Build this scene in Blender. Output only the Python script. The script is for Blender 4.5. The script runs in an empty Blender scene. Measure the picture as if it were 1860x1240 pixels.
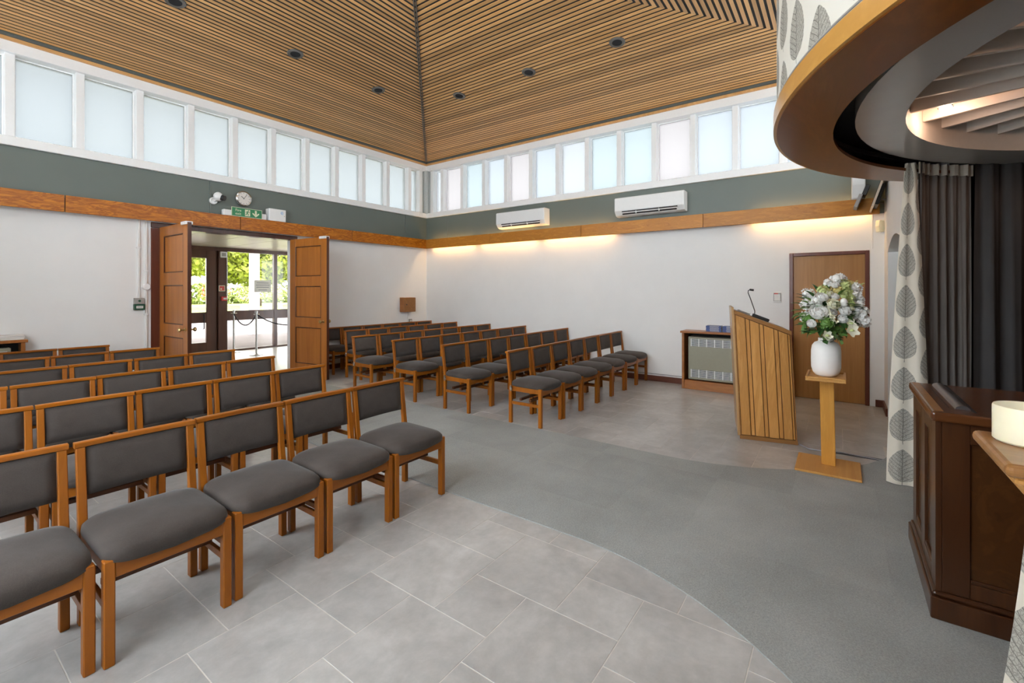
import bpy, bmesh, math, random
from mathutils import Vector, Matrix, noise
random.seed(7)
R = math.radians
SC = bpy.context.scene
COL = SC.collection

# ------------------------------------------------------------------ camera, sky, exposure
cam_d = bpy.data.cameras.new('camera')
cam_d.sensor_width = 36.0
cam_d.lens = 16.0
cam_d.shift_y = -92.0 / 1860.0
cam_d.clip_start = 0.05
cam_d.clip_end = 400
cam = bpy.data.objects.new('camera', cam_d)
COL.objects.link(cam)
cam.location = (-7.40, -7.79, 1.50)
cam.rotation_euler = (R(90), 0, R(35.8 - 90))
SC.camera = cam

SKY_STRENGTH = 6.6
EXPOSURE = 0.95
SUN = 1.0
PANE_CLEAR = 0.205
LED_WATTS = 2.3
SPOT_W = 1.5

w = bpy.data.worlds.new('sky')
SC.world = w
w.use_nodes = True
bg = w.node_tree.nodes['Background']
bg.inputs[0].default_value = (0.86, 0.94, 1.0, 1)
bg.inputs[1].default_value = SKY_STRENGTH

sd = bpy.data.lights.new('sun', 'SUN')
sd.energy = SUN
sd.color = (1.0, 0.90, 0.72)
sd.angle = R(3)
so = bpy.data.objects.new('sun', sd)
COL.objects.link(so)
so.rotation_euler = (R(28), R(-12), 0)

vs = SC.view_settings
vs.view_transform = 'Standard'
vs.look = 'None'
vs.exposure = EXPOSURE
vs.gamma = 1.0
vs.use_curve_mapping = False
cy = SC.cycles
cy.use_denoising = True
cy.max_bounces = 10
cy.diffuse_bounces = 6
cy.glossy_bounces = 4
cy.transmission_bounces = 6
cy.transparent_max_bounces = 16
cy.sample_clamp_indirect = 6.0
cy.caustics_reflective = False
cy.caustics_refractive = False


# ------------------------------------------------------------------ materials
class NT:
    def __init__(s, name):
        s.m = bpy.data.materials.new(name)
        s.m.use_nodes = True
        s.t = s.m.node_tree
        s.b = s.t.nodes['Principled BSDF']
        s.out = s.t.nodes['Material Output']

    def n(s, typ, **kw):
        nd = s.t.nodes.new(typ)
        for k, v in kw.items():
            setattr(nd, k, v)
        return nd

    def set(s, nd, key, val):
        if isinstance(val, bpy.types.NodeSocket):
            s.t.links.new(val, nd.inputs[key])
        else:
            nd.inputs[key].default_value = val

    def math(s, op, a, b=None, clamp=False):
        nd = s.n('ShaderNodeMath', operation=op, use_clamp=clamp)
        s.set(nd, 0, a)
        if b is not None:
            s.set(nd, 1, b)
        return nd.outputs[0]

    def mix(s, fac, a, b, typ='MIX'):
        nd = s.n('ShaderNodeMix', data_type='RGBA', blend_type=typ)
        s.set(nd, 0, fac)
        s.set(nd, 6, a)
        s.set(nd, 7, b)
        return nd.outputs[2]

    def coord(s, kind='Object', scale=(1, 1, 1), rot=(0, 0, 0)):
        tc = s.n('ShaderNodeTexCoord')
        mp = s.n('ShaderNodeMapping')
        s.t.links.new(tc.outputs[kind], mp.inputs[0])
        mp.inputs['Scale'].default_value = scale
        mp.inputs['Rotation'].default_value = rot
        return mp.outputs[0]

    def world(s, scale=(1, 1, 1)):
        g = s.n('ShaderNodeNewGeometry')
        mp = s.n('ShaderNodeMapping')
        s.t.links.new(g.outputs['Position'], mp.inputs[0])
        mp.inputs['Scale'].default_value = scale
        return mp.outputs[0]

    def noise(s, vec, scale=5, detail=4, rough=.5, dist=0.0):
        nd = s.n('ShaderNodeTexNoise')
        s.t.links.new(vec, nd.inputs['Vector'])
        nd.inputs['Scale'].default_value = scale
        nd.inputs['Detail'].default_value = detail
        nd.inputs['Roughness'].default_value = rough
        nd.inputs['Distortion'].default_value = dist
        return nd.outputs[0]

    def ramp(s, fac, stops):
        nd = s.n('ShaderNodeValToRGB')
        s.t.links.new(fac, nd.inputs[0])
        e = nd.color_ramp.elements
        while len(e) > 1:
            e.remove(e[-1])
        for i, (p, c) in enumerate(stops):
            el = e[0] if i == 0 else e.new(p)
            el.position = p
            el.color = (c[0], c[1], c[2], 1)
        return nd.outputs[0]

    def rnd(s):
        return s.n('ShaderNodeObjectInfo').outputs['Random']

    def bump(s, h, strength=.1, dist=.01):
        nd = s.n('ShaderNodeBump')
        s.t.links.new(h, nd.inputs['Height'])
        nd.inputs['Strength'].default_value = strength
        nd.inputs['Distance'].default_value = dist
        s.t.links.new(nd.outputs[0], s.b.inputs['Normal'])

    def fin(s, col=None, rough=.5, metal=0.0, coat=0.0, spec=.5):
        if col is not None:
            s.set(s.b, 'Base Color', col if isinstance(col, bpy.types.NodeSocket) else (*col, 1))
        s.set(s.b, 'Roughness', rough)
        s.b.inputs['Metallic'].default_value = metal
        s.b.inputs['Coat Weight'].default_value = coat
        s.b.inputs['Coat Roughness'].default_value = .15
        s.b.inputs['Specular IOR Level'].default_value = spec
        return s.m


def plain(name, col, rough=.5, metal=0.0, var=.06, scale=30, coat=0.0, bump=0.0):
    t = NT(name)
    v = t.coord('Object')
    f = t.noise(v, scale, 3)
    a = tuple(max(0, c * (1 - var)) for c in col)
    b = tuple(min(1, c * (1 + var)) for c in col)
    c = t.ramp(f, [(.3, a), (.7, b)])
    if bump:
        t.bump(f, bump, .003)
    return t.fin(c, rough, metal, coat)


def wood(name, light, dark, axis='Z', scale=14, rough=.35, coat=.15, ringy=0.0, var=.18, stretch=.08):
    t = NT(name)
    sc = {'X': (stretch, 1, 1), 'Y': (1, stretch, 1), 'Z': (1, 1, stretch)}[axis]
    tc = t.n('ShaderNodeTexCoord')
    add = t.n('ShaderNodeVectorMath', operation='ADD')
    t.t.links.new(tc.outputs['Object'], add.inputs[0])
    cmb = t.n('ShaderNodeCombineXYZ')
    r = t.rnd()
    for i in range(3):
        t.t.links.new(t.math('MULTIPLY', r, 7.3 + 5 * i), cmb.inputs[i])
    t.t.links.new(cmb.outputs[0], add.inputs[1])
    mp = t.n('ShaderNodeMapping')
    t.t.links.new(add.outputs[0], mp.inputs[0])
    mp.inputs['Scale'].default_value = sc
    f = t.noise(mp.outputs[0], scale, 6, .6, .8 + ringy * 2)
    if ringy:
        wv = t.math('SINE', t.math('MULTIPLY', f, 34.0))
        f2 = t.math('ADD', t.math('MULTIPLY', wv, .22 * ringy), f)
    else:
        f2 = f
    fine = t.noise(mp.outputs[0], scale * 9, 3, .6)
    c = t.ramp(f2, [(.25, dark), (.5, tuple((light[i] + dark[i]) / 2 for i in range(3))), (.72, light)])
    c = t.mix(t.math('MULTIPLY', fine, .35), c, (*[d * .75 for d in dark], 1))
    hv = t.n('ShaderNodeHueSaturation')
    t.t.links.new(c, hv.inputs['Color'])
    t.t.links.new(t.math('ADD', t.math('MULTIPLY', r, var * 2), 1 - var), hv.inputs['Value'])
    t.bump(fine, .06, .002)
    return t.fin(hv.outputs[0], rough, 0, coat, .28)


M = {}
M['white_wall'] = plain('white_wall_paint', (.78, .775, .765), .7, var=.015, scale=3)
M['white_trim'] = plain('white_gloss_trim', (.84, .84, .835), .35, var=.01)
M['green'] = plain('sage_grey_paint', (.128, .152, .134), .45, var=.03, scale=2)
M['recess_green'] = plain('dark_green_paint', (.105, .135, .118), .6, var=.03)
M['beam_left'] = wood('orange_ply_rail', (.60, .205, .008), (.30, .078, .003), 'X', 9, .4, .08, 1.0, .06, .22)
M['beam_right'] = wood('honey_ply_rail', (.60, .250, .034), (.42, .155, .018), 'Y', 16, .4, .08, .4, .06, .2)
M['slat'] = wood('cedar_slat', (.74, .430, .180), (.50, .255, .092), 'X', 9, .36, .04, 0, .24, .06)
M['slat_y'] = wood('cedar_slat_cross', (.74, .430, .180), (.50, .255, .092), 'Y', 9, .36, .04, 0, .24, .06)
M['deck'] = plain('dark_ceiling_backing', (.022, .020, .018), .9)
M['eave'] = plain('grey_green_metal', (.10, .11, .10), .5)
M['hipmetal'] = plain('grey_metal_strip', (.13, .12, .11), .4, .3)
M['chair_wood'] = wood('chair_beech_stain', (.37, .120, .008), (.23, .062, .004), 'Z', 12, .4, .06, 0, .1, .1)
M['chair_rail'] = wood('chair_beech_stain_rail', (.37, .120, .008), (.23, .062, .004), 'X', 12, .33, .15, 0, .1, .1)
M['chair_dark'] = wood('chair_dark_stretcher', (.13, .045, .012), (.07, .022, .008), 'X', 12, .4, .1, 0, .1, .1)
M['door'] = wood('door_mahogany', (.52, .190, .034), (.33, .105, .014), 'Z', 9, .30, .15, 0, .05, .06)
M['door_dark'] = wood('door_edge_dark', (.105, .032, .014), (.05, .014, .007), 'Z', 9, .35, .2, 0, .05, .06)
M['flush_door'] = wood('flush_door_sapele', (.46, .225, .068), (.33, .145, .036), 'Z', 16, .4, .08, 0, .04, .04)
M['frame_red'] = wood('door_frame_redbrown', (.16, .042, .020), (.09, .022, .012), 'Z', 9, .35, .2, 0, .05, .06)
M['skirting'] = wood('skirting_redbrown', (.155, .050, .030), (.10, .030, .018), 'Y', 9, .4, .1, 0, .05, .06)
M['oak'] = wood('lectern_oak', (.62, .315, .095), (.43, .195, .048), 'Z', 10, .35, .2, .5, .12, .10)
M['oak_pale'] = wood('lectern_oak_front', (.52, .33, .16), (.42, .24, .10), 'Z', 10, .35, .2, .3, .1, .10)
M['oak_rail'] = wood('lectern_oak_top', (.36, .17, .055), (.24, .105, .03), 'Y', 10, .35, .2, .3, .12, .10)
M['pine'] = wood('pedestal_pine', (.72, .36, .075), (.55, .24, .04), 'Z', 10, .35, .25, .3, .05, .08)
M['pine_flat'] = wood('pedestal_pine_flat', (.64, .35, .11), (.52, .25, .065), 'X', 10, .35, .25, .3, .05, .08)
M['mahog'] = wood('catafalque_mahogany', (.072, .025, .008), (.034, .011, .004), 'Z', 8, .30, .3, .2, .05, .07)
M['mahog_top'] = wood('catafalque_top', (.13, .044, .014), (.072, .023, .007), 'Y', 8, .22, .4, .2, .05, .07)
M['mahog_panel'] = wood('catafalque_panel', (.078, .028, .007), (.040, .013, .003), 'X', 7, .32, .3, .3, .05, .12)
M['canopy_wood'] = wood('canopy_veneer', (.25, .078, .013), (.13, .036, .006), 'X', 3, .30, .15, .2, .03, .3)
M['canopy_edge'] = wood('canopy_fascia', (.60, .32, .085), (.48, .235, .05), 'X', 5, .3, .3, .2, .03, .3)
M['heater_wood'] = wood('heater_case_wood', (.42, .165, .045), (.28, .095, .02), 'Y', 9, .35, .2, .2, .05, .08)
M['heater'] = plain('heater_olive_enamel', (.27, .255, .185), .35, var=.02)
M['grille'] = plain('grille_silver', (.62, .62, .60), .3, .4)
M['black'] = plain('black_plastic', (.018, .018, .020), .4)
M['void'] = plain('black_void_paint', (.006, .006, .008), .8)
M['chrome'] = plain('chrome', (.75, .74, .72), .14, 1.0, var=.02)
M['steel'] = plain('brushed_steel', (.55, .54, .53), .32, 1.0, var=.04)
M['dark_metal'] = plain('dark_roller_metal', (.19, .18, .185), .32, .8, var=.04)
M['brass'] = plain('brass', (.50, .36, .16), .3, 1.0, var=.04)
M['plastic_white'] = plain('white_plastic', (.78, .78, .77), .35, var=.01)
M['plastic_grey'] = plain('grey_plastic', (.33, .31, .29), .5)
M['face'] = plain('clock_face', (.72, .68, .63), .5, var=.02)
M['sign_green'] = plain('sign_green', (.020, .20, .075), .4, var=.02)
M['sign_cream'] = plain('sign_cream', (.70, .72, .52), .5, var=.02)
M['callgreen'] = plain('callpoint_green', (.018, .085, .05), .35, var=.02)
M['red'] = plain('alarm_red', (.55, .04, .03), .4)
M['blue'] = plain('book_blue', (.020, .048, .20), .4, var=.08)
M['paper'] = plain('paper_white', (.72, .70, .67), .7, var=.03)
M['ink'] = plain('ink_grey', (.16, .16, .20), .7)
M['logo'] = plain('logo_blue', (.10, .35, .70), .5)
M['fascia_grey'] = plain('soffit_satin_grey', (.50, .47, .44), .22, var=.03, scale=4, coat=.2)
M['soffit_white'] = plain('soffit_fin_cream', (.66, .60, .54), .5, var=.02)
M['lobby_ceiling'] = plain('lobby_cream_boards', (.72, .66, .50), .35, var=.02)
M['lobby_floor'] = plain('lobby_pale_floor', (.62, .60, .58), .25, var=.03)
M['lobby_frame'] = wood('lobby_brown_frame', (.12, .048, .028), (.075, .028, .017), 'Z', 8, .35, .2, 0, .04, .06)
M['column'] = plain('white_column', (.78, .76, .76), .6, var=.02)
M['rope'] = plain('dark_rope', (.05, .045, .05), .7)
M['candle'] = plain('ivory_wax', (.80, .74, .55), .4, var=.02)
M['candle'].node_tree.nodes['Principled BSDF'].inputs['Subsurface Weight'].default_value = .35
M['candle'].node_tree.nodes['Principled BSDF'].inputs['Subsurface Radius'].default_value = (.03, .02, .01)
M['vase'] = plain('white_matt_ceramic', (.88, .855, .825), .6, var=.01)
M['cable'] = plain('grey_cable', (.30, .29, .31), .45)
M['cable_black'] = plain('black_cable', (.03, .03, .035), .5)
M['peach'] = plain('screen_bezel', (.55, .45, .36), .35)
M['petal_white'] = plain('petal_white', (.92, .92, .90), .6, var=.04)
M['petal_cream'] = plain('petal_cream', (.88, .87, .70), .6, var=.06)
M['petal_lime'] = plain('petal_lime', (.60, .68, .30), .6, var=.08)
M['petal_yellow'] = plain('petal_straw', (.66, .56, .22), .6, var=.1)
M['leaf_dark'] = plain('leaf_dark_green', (.035, .105, .022), .45, var=.3, scale=14)
M['leaf_mid'] = plain('leaf_mid_green', (.13, .26, .055), .5, var=.25, scale=14)
M['stem'] = plain('stem_green', (.10, .15, .05), .5)
M['tree_leaf'] = plain('tree_leaf', (.20, .235, .018), .6, var=.5, scale=3)
M['bush_leaf'] = plain('bush_leaf', (.20, .25, .06), .6, var=.4, scale=6)
M['rose_red'] = plain('rose_red', (.70, .10, .08), .6, var=.2)
M['rose_pink'] = plain('rose_pink', (.85, .55, .50), .6, var=.15)
M['bark'] = plain('bark', (.09, .065, .045), .9, var=.3)
M['lawn'] = plain('lawn_grass', (.29, .35, .06), .9, var=.3, scale=2)
M['path'] = plain('path_tarmac_pale', (.17, .145, .142), .9, var=.08, scale=1.5)
M['stone'] = plain('headstone', (.62, .60, .57), .8, var=.1)


def floor_tile_mat():
    t = NT('stone_effect_tile')
    v = t.world()
    r = t.rnd()
    a = t.noise(v, 3.2, 8, .62, .4)
    b = t.noise(v, 16, 6, .65)
    f = t.math('ADD', t.math('MULTIPLY', a, .68), t.math('MULTIPLY', b, .32))
    c = t.ramp(f, [(.34, (.325, .318, .308)), (.50, (.405, .398, .388)), (.66, (.50, .492, .482))])
    hv = t.n('ShaderNodeHueSaturation')
    t.t.links.new(c, hv.inputs['Color'])
    t.t.links.new(t.math('ADD', t.math('MULTIPLY', r, .16), .92), hv.inputs['Value'])
    rr = .285
    t.bump(b, .03, .002)
    return t.fin(hv.outputs[0], rr, 0, 0, .5)


def carpet_mat():
    t = NT('grey_loop_carpet')
    v = t.world()
    a = t.noise(v, 420, 2, .7)
    b = t.noise(v, 120, 3, .7)
    d = t.noise(v, 1.6, 5, .6)
    f = t.math('ADD', t.math('MULTIPLY', a, .45), t.math('ADD', t.math('MULTIPLY', b, .35), t.math('MULTIPLY', d, .25)))
    c = t.ramp(f, [(.36, (.22, .232, .228)), (.52, (.335, .352, .346)), (.68, (.47, .492, .485))])
    fl_ = t.n('ShaderNodeVectorMath', operation='FLOOR')
    t.t.links.new(t.world((2, 2, 2)), fl_.inputs[0])
    sx = t.n('ShaderNodeSeparateXYZ')
    t.t.links.new(fl_.outputs[0], sx.inputs[0])
    cx2 = t.n('ShaderNodeCombineXYZ')
    t.t.links.new(sx.outputs[0], cx2.inputs[0])
    t.t.links.new(sx.outputs[1], cx2.inputs[1])
    wn_ = t.n('ShaderNodeTexWhiteNoise')
    t.t.links.new(cx2.outputs[0], wn_.inputs[0])
    hv = t.n('ShaderNodeHueSaturation')
    t.t.links.new(c, hv.inputs['Color'])
    t.t.links.new(t.math('ADD', t.math('MULTIPLY', wn_.outputs[0], .10), .95), hv.inputs['Value'])
    c = hv.outputs[0]
    t.bump(t.math('ADD', a, b), .5, .004)
    return t.fin(c, .95, 0, 0, .15)


def fabric_mat():
    t = NT('charcoal_wool_upholstery')
    v = t.coord('Object')
    a = t.noise(v, 260, 2, .6)
    b = t.noise(v, 7, 4, .6)
    r = t.rnd()
    f = t.math('ADD', t.math('MULTIPLY', a, .4), t.math('MULTIPLY', b, .6))
    c = t.ramp(f, [(.3, (.044, .036, .032)), (.7, (.074, .062, .056))])
    hv = t.n('ShaderNodeHueSaturation')
    t.t.links.new(c, hv.inputs['Color'])
    t.t.links.new(t.math('ADD', t.math('MULTIPLY', r, .16), .92), hv.inputs['Value'])
    t.bump(a, .15, .001)
    t.b.inputs['Sheen Weight'].default_value = .15
    t.b.inputs['Sheen Roughness'].default_value = .4
    return t.fin(hv.outputs[0], .9, 0, 0, .15)


def leaf_print_mat(name, cw=.215, ch=.315, lw=.20, lh=.25, base=(.66, .61, .52)):
    t = NT(name)
    uv = t.n('ShaderNodeUVMap')
    sp = t.n('ShaderNodeSeparateXYZ')
    nz = t.n('ShaderNodeTexNoise')
    t.t.links.new(uv.outputs[0], nz.inputs['Vector'])
    nz.inputs['Scale'].default_value = 30
    sub = t.n('ShaderNodeVectorMath', operation='SUBTRACT')
    t.t.links.new(nz.outputs['Color'], sub.inputs[0])
    sub.inputs[1].default_value = (.5, .5, .5)
    scl = t.n('ShaderNodeVectorMath', operation='SCALE')
    t.t.links.new(sub.outputs[0], scl.inputs[0])
    scl.inputs['Scale'].default_value = .012
    ad = t.n('ShaderNodeVectorMath', operation='ADD')
    t.t.links.new(uv.outputs[0], ad.inputs[0])
    t.t.links.new(scl.outputs[0], ad.inputs[1])
    t.t.links.new(ad.outputs[0], sp.inputs[0])
    u = t.math('DIVIDE', sp.outputs[0], cw)
    col = t.math('FLOOR', u)
    fu = t.math('MULTIPLY', t.math('SUBTRACT', t.math('SUBTRACT', u, col), .5), cw)
    odd = t.math('MODULO', t.math('ABSOLUTE', col), 2.0)
    v = t.math('ADD', t.math('DIVIDE', sp.outputs[1], ch), t.math('MULTIPLY', odd, .5))
    fv = t.math('MULTIPLY', t.math('FRACT', v), ch)
    s = t.math('DIVIDE', t.math('SUBTRACT', fv, .035), lh)
    sc = t.math('MINIMUM', t.math('MAXIMUM', s, 0.0), 1.0)
    wd = t.math('MULTIPLY', t.math('MULTIPLY', t.math('POWER', sc, .45), t.math('POWER', t.math('SUBTRACT', 1.0, sc), .72)), .5 * lw / .475)
    au = t.math('ABSOLUTE', fu)
    inside = t.math('LESS_THAN', au, wd)
    rib = t.math('LESS_THAN', au, .0028)
    lat = t.math('LESS_THAN', t.math('FRACT', t.math('MULTIPLY', t.math('SUBTRACT', fv, t.math('MULTIPLY', au, .75)), 34.0)), .13)
    vo = t.n('ShaderNodeTexVoronoi', feature='DISTANCE_TO_EDGE')
    t.t.links.new(uv.outputs[0], vo.inputs['Vector'])
    vo.inputs['Scale'].default_value = 75
    net = t.math('LESS_THAN', vo.outputs['Distance'], .07)
    vein = t.math('MAXIMUM', t.math('MAXIMUM', rib, lat), t.math('MULTIPLY', net, .55))
    lc = t.mix(vein, (.40, .38, .335, 1), (.165, .155, .14, 1))
    stem = t.math('MULTIPLY', t.math('LESS_THAN', au, .0022), t.math('MULTIPLY', t.math('LESS_THAN', fv, .04), t.math('GREATER_THAN', fv, .008)))
    c = t.mix(inside, (*base, 1), lc)
    c = t.mix(stem, c, (.15, .145, .13, 1))
    return t.fin(c, .85, 0, 0, .2)


def pane_mat(name, col, tr):
    t = NT(name)
    tb = t.n('ShaderNodeBsdfTransparent')
    tb.inputs[0].default_value = (col[0] * tr, col[1] * tr, col[2] * tr, 1)
    dl = t.n('ShaderNodeBsdfTranslucent')
    dl.inputs[0].default_value = (col[0] * .85, col[1] * .85, col[2] * .85, 1)
    gl = t.n('ShaderNodeBsdfGlossy')
    gl.inputs['Roughness'].default_value = .35
    mx = t.n('ShaderNodeMixShader')
    mx.inputs[0].default_value = .18
    t.t.links.new(tb.outputs[0], mx.inputs[1])
    t.t.links.new(dl.outputs[0], mx.inputs[2])
    m2 = t.n('ShaderNodeMixShader')
    m2.inputs[0].default_value = .03
    t.t.links.new(mx.outputs[0], m2.inputs[1])
    t.t.links.new(gl.outputs[0], m2.inputs[2])
    t.t.links.new(m2.outputs[0], t.out.inputs[0])
    return t.m


def glass_mat(name, tint=(.95, .95, .95)):
    t = NT(name)
    tb = t.n('ShaderNodeBsdfTransparent')
    tb.inputs[0].default_value = (*tint, 1)
    gl = t.n('ShaderNodeBsdfGlossy')
    gl.inputs['Roughness'].default_value = .02
    mx = t.n('ShaderNodeMixShader')
    mx.inputs[0].default_value = .02
    t.t.links.new(tb.outputs[0], mx.inputs[1])
    t.t.links.new(gl.outputs[0], mx.inputs[2])
    t.t.links.new(mx.outputs[0], t.out.inputs[0])
    return t.m


def emit_mat(name, col, st):
    t = NT(name)
    e = t.n('ShaderNodeEmission')
    e.inputs[0].default_value = (*col, 1)
    e.inputs[1].default_value = st
    t.t.links.new(e.outputs[0], t.out.inputs[0])
    return t.m


M['tile'] = floor_tile_mat()
M['grout'] = plain('pale_grout', (.58, .55, .51), .8)
M['carpet'] = carpet_mat()
M['fabric'] = fabric_mat()
M['print'] = leaf_print_mat('cream_leaf_print')
M['print_pelmet'] = leaf_print_mat('cream_leaf_print_pelmet', .235, .34, .20, .27, (.68, .655, .59))
M['lining'] = plain('taupe_lining', (.125, .108, .098), .65, var=.08, scale=6)
M['lining_dark'] = plain('charcoal_lining', (.040, .036, .036), .75, var=.08, scale=6)
M['tape'] = plain('cream_heading_tape', (.42, .37, .31), .7)
M['pane_blue'] = pane_mat('frosted_pane_blue', (.965, .985, 1.0), PANE_CLEAR)
M['pane_white'] = pane_mat('frosted_pane_white', (1.0, 1.0, 1.0), PANE_CLEAR)
M['pane_pink'] = pane_mat('frosted_pane_pink', (1.0, .95, .935), PANE_CLEAR)
M['pane_teal'] = pane_mat('frosted_pane_teal', (.94, .985, .985), PANE_CLEAR)
M['pane_open'] = pane_mat('clear_pane', (1, 1, 1), .92)
M['glass'] = glass_mat('lobby_glass', (.97, .93, .90))
M['corner'] = plain('corner_grey_paint', (.42, .45, .44), .5)
M['led'] = emit_mat('warm_tube', (1.0, .62, .22), 1.0)
M['spot'] = emit_mat('spot_lens', (1.0, .80, .66), 30)


# ------------------------------------------------------------------ mesh builder
class MB:
    def __init__(s):
        s.v = []
        s.f = []
        s.uv = None

    def add(s, vs, fs, mat=None):
        o = len(s.v)
        for p in vs:
            p = Vector(p)
            s.v.append(tuple(mat @ p) if mat else tuple(p))
        s.f += [tuple(i + o for i in f) for f in fs]
        return s

    def box(s, x0, x1, y0, y1, z0, z1, mat=None):
        vs = [(x0, y0, z0), (x1, y0, z0), (x1, y1, z0), (x0, y1, z0), (x0, y0, z1), (x1, y0, z1), (x1, y1, z1), (x0, y1, z1)]
        return s.add(vs, [(0, 3, 2, 1), (4, 5, 6, 7), (0, 1, 5, 4), (1, 2, 6, 5), (2, 3, 7, 6), (3, 0, 4, 7)], mat)

    def prism(s, poly, a0, a1, axis='z', mat=None):
        """polygon extruded: axis z -> poly (x,y); axis y -> poly (x,z); axis x -> poly (y,z)"""
        n = len(poly)

        def P(p, a):
            return (p[0], p[1], a) if axis == 'z' else ((p[0], a, p[1]) if axis == 'y' else (a, p[0], p[1]))
        vs = [P(p, a0) for p in poly] + [P(p, a1) for p in poly]
        fs = [tuple(range(n))[::-1], tuple(range(n, 2 * n))] + [(i, (i + 1) % n, n + (i + 1) % n, n + i) for i in range(n)]
        return s.add(vs, fs, mat)

    def tube(s, pts, r, n=8, caps=True):
        pts = [Vector(p) for p in pts]
        o = len(s.v)
        m = len(pts)
        rr = r if isinstance(r, (list, tuple)) else [r] * m
        up = None
        for i, p in enumerate(pts):
            d = (pts[min(i + 1, m - 1)] - pts[max(i - 1, 0)]).normalized()
            if up is None:
                up = Vector((0, 0, 1)) if abs(d.z) < .9 else Vector((1, 0, 0))
            sd_ = d.cross(up).normalized()
            up = sd_.cross(d).normalized()
            for k in range(n):
                a = 2 * math.pi * k / n
                s.v.append(tuple(p + (sd_ * math.cos(a) + up * math.sin(a)) * rr[i]))
        for i in range(m - 1):
            for k in range(n):
                a = o + i * n + k
                b = o + i * n + (k + 1) % n
                s.f.append((a, b, b + n, a + n))
        if caps:
            s.f.append(tuple(o + k for k in range(n))[::-1])
            s.f.append(tuple(o + (m - 1) * n + k for k in range(n)))
        return s

    def lathe(s, prof, n=24, mat=None, cx=0, cy=0):
        o = len(s.v)
        for (r, z) in prof:
            for k in range(n):
                a = 2 * math.pi * k / n
                p = Vector((cx + r * math.cos(a), cy + r * math.sin(a), z))
                s.v.append(tuple(mat @ p) if mat else tuple(p))
        for i in range(len(prof) - 1):
            for k in range(n):
                a = o + i * n + k
                b = o + i * n + (k + 1) % n
                s.f.append((a, b, b + n, a + n))
        s.f.append(tuple(o + k for k in range(n))[::-1])
        s.f.append(tuple(o + (len(prof) - 1) * n + k for k in range(n)))
        return s

    def arc(s, cx, cy_, r0, r1, z0, z1, a0, a1, n):
        """ring segment (annular box) between angles in degrees"""
        o = len(s.v)
        for i in range(n + 1):
            a = R(a0 + (a1 - a0) * i / n)
            ca, sa = math.cos(a), math.sin(a)
            for (r, z) in ((r0, z0), (r1, z0), (r1, z1), (r0, z1)):
                s.v.append((cx + r * ca, cy_ + r * sa, z))
        for i in range(n):
            for k in range(4):
                a = o + i * 4 + k
                b = o + i * 4 + (k + 1) % 4
                s.f.append((a, b, b + 4, a + 4))
        s.f.append((o, o + 3, o + 2, o + 1))
        e = o + n * 4
        s.f.append((e, e + 1, e + 2, e + 3))
        return s

    def grid(s, P, nu, nv, close_u=False):
        o = len(s.v)
        for j in range(nv + 1):
            for i in range(nu + 1):
                s.v.append(tuple(P(i / nu, j / nv)))
        for j in range(nv):
            for i in range(nu):
                a = o + j * (nu + 1) + i
                s.f.append((a, a + 1, a + nu + 2, a + nu + 1))
        return s

    def mesh(s, name, bev=0.0, seg=1, smooth=False, fix=True):
        me = bpy.data.meshes.new(name)
        me.from_pydata(s.v, [], s.f)
        if bev or fix:
            bm = bmesh.new()
            bm.from_mesh(me)
            if fix:
                bmesh.ops.recalc_face_normals(bm, faces=bm.faces)
            if bev:
                ed = [e for e in bm.edges if len(e.link_faces) == 2 and e.calc_face_angle(0) > .5]
                bmesh.ops.bevel(bm, geom=ed, offset=bev, segments=seg, affect='EDGES', profile=.5, clamp_overlap=True)
            bm.to_mesh(me)
            bm.free()
        if smooth:
            for p in me.polygons:
                p.use_smooth = True
            if smooth == 'auto':
                try:
                    me.set_sharp_from_angle(angle=R(40))
                except Exception:
                    pass
        return me

    def build(s, name, mat, parent=None, bev=0.0, seg=1, smooth=False, loc=None, fix=True):
        me = s.mesh(name, bev, seg, smooth, fix)
        me.materials.append(M[mat] if isinstance(mat, str) else mat)
        return link(name, me, parent, loc)


def link(name, me, parent=None, loc=None):
    o = bpy.data.objects.new(name, me)
    COL.objects.link(o)
    if parent is not None:
        o.parent = parent
    if loc is not None:
        o.location = loc
    return o


def thing(name, label, cat, loc=(0, 0, 0), rz=0.0, group=None, kind=None, rot=None):
    o = bpy.data.objects.new(name, None)
    COL.objects.link(o)
    o.empty_display_size = .05
    o.location = loc
    o.rotation_euler = rot if rot else (0, 0, rz)
    return tag(o, label, cat, group, kind)


def tag(o, label=None, cat=None, group=None, kind=None):
    if label:
        o['label'] = label
    if cat:
        o['category'] = cat
    if group:
        o['group'] = group
    if kind:
        o['kind'] = kind
    return o


def struct(o, label=None):
    o['kind'] = 'structure'
    if label:
        o['label'] = label
    return o


def text_mesh(body, size, name, mat, parent, loc, rot, depth=.0008, align='LEFT'):
    cu = bpy.data.curves.new(name, 'FONT')
    cu.body = body
    cu.size = size
    cu.extrude = depth
    cu.align_x = align
    tmp = bpy.data.objects.new(name + '_tmp', cu)
    COL.objects.link(tmp)
    dg = bpy.context.evaluated_depsgraph_get()
    me = bpy.data.meshes.new_from_object(tmp.evaluated_get(dg))
    bpy.data.objects.remove(tmp)
    bpy.data.curves.remove(cu)
    me.materials.clear()
    me.materials.append(M[mat])
    o = link(name, me, parent, loc)
    o.rotation_euler = rot
    return o


def duplicate(root, loc, rz=None, label=None, group=None):
    r = root.copy()
    COL.objects.link(r)
    r.location = loc
    if rz is not None:
        r.rotation_euler = (0, 0, rz)
    if label:
        r['label'] = label
    if group:
        r['group'] = group
    for ch in root.children:
        c = ch.copy()
        COL.objects.link(c)
        c.parent = r
        for g in ch.children:
            d = g.copy()
            COL.objects.link(d)
            d.parent = c
    return r


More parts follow.
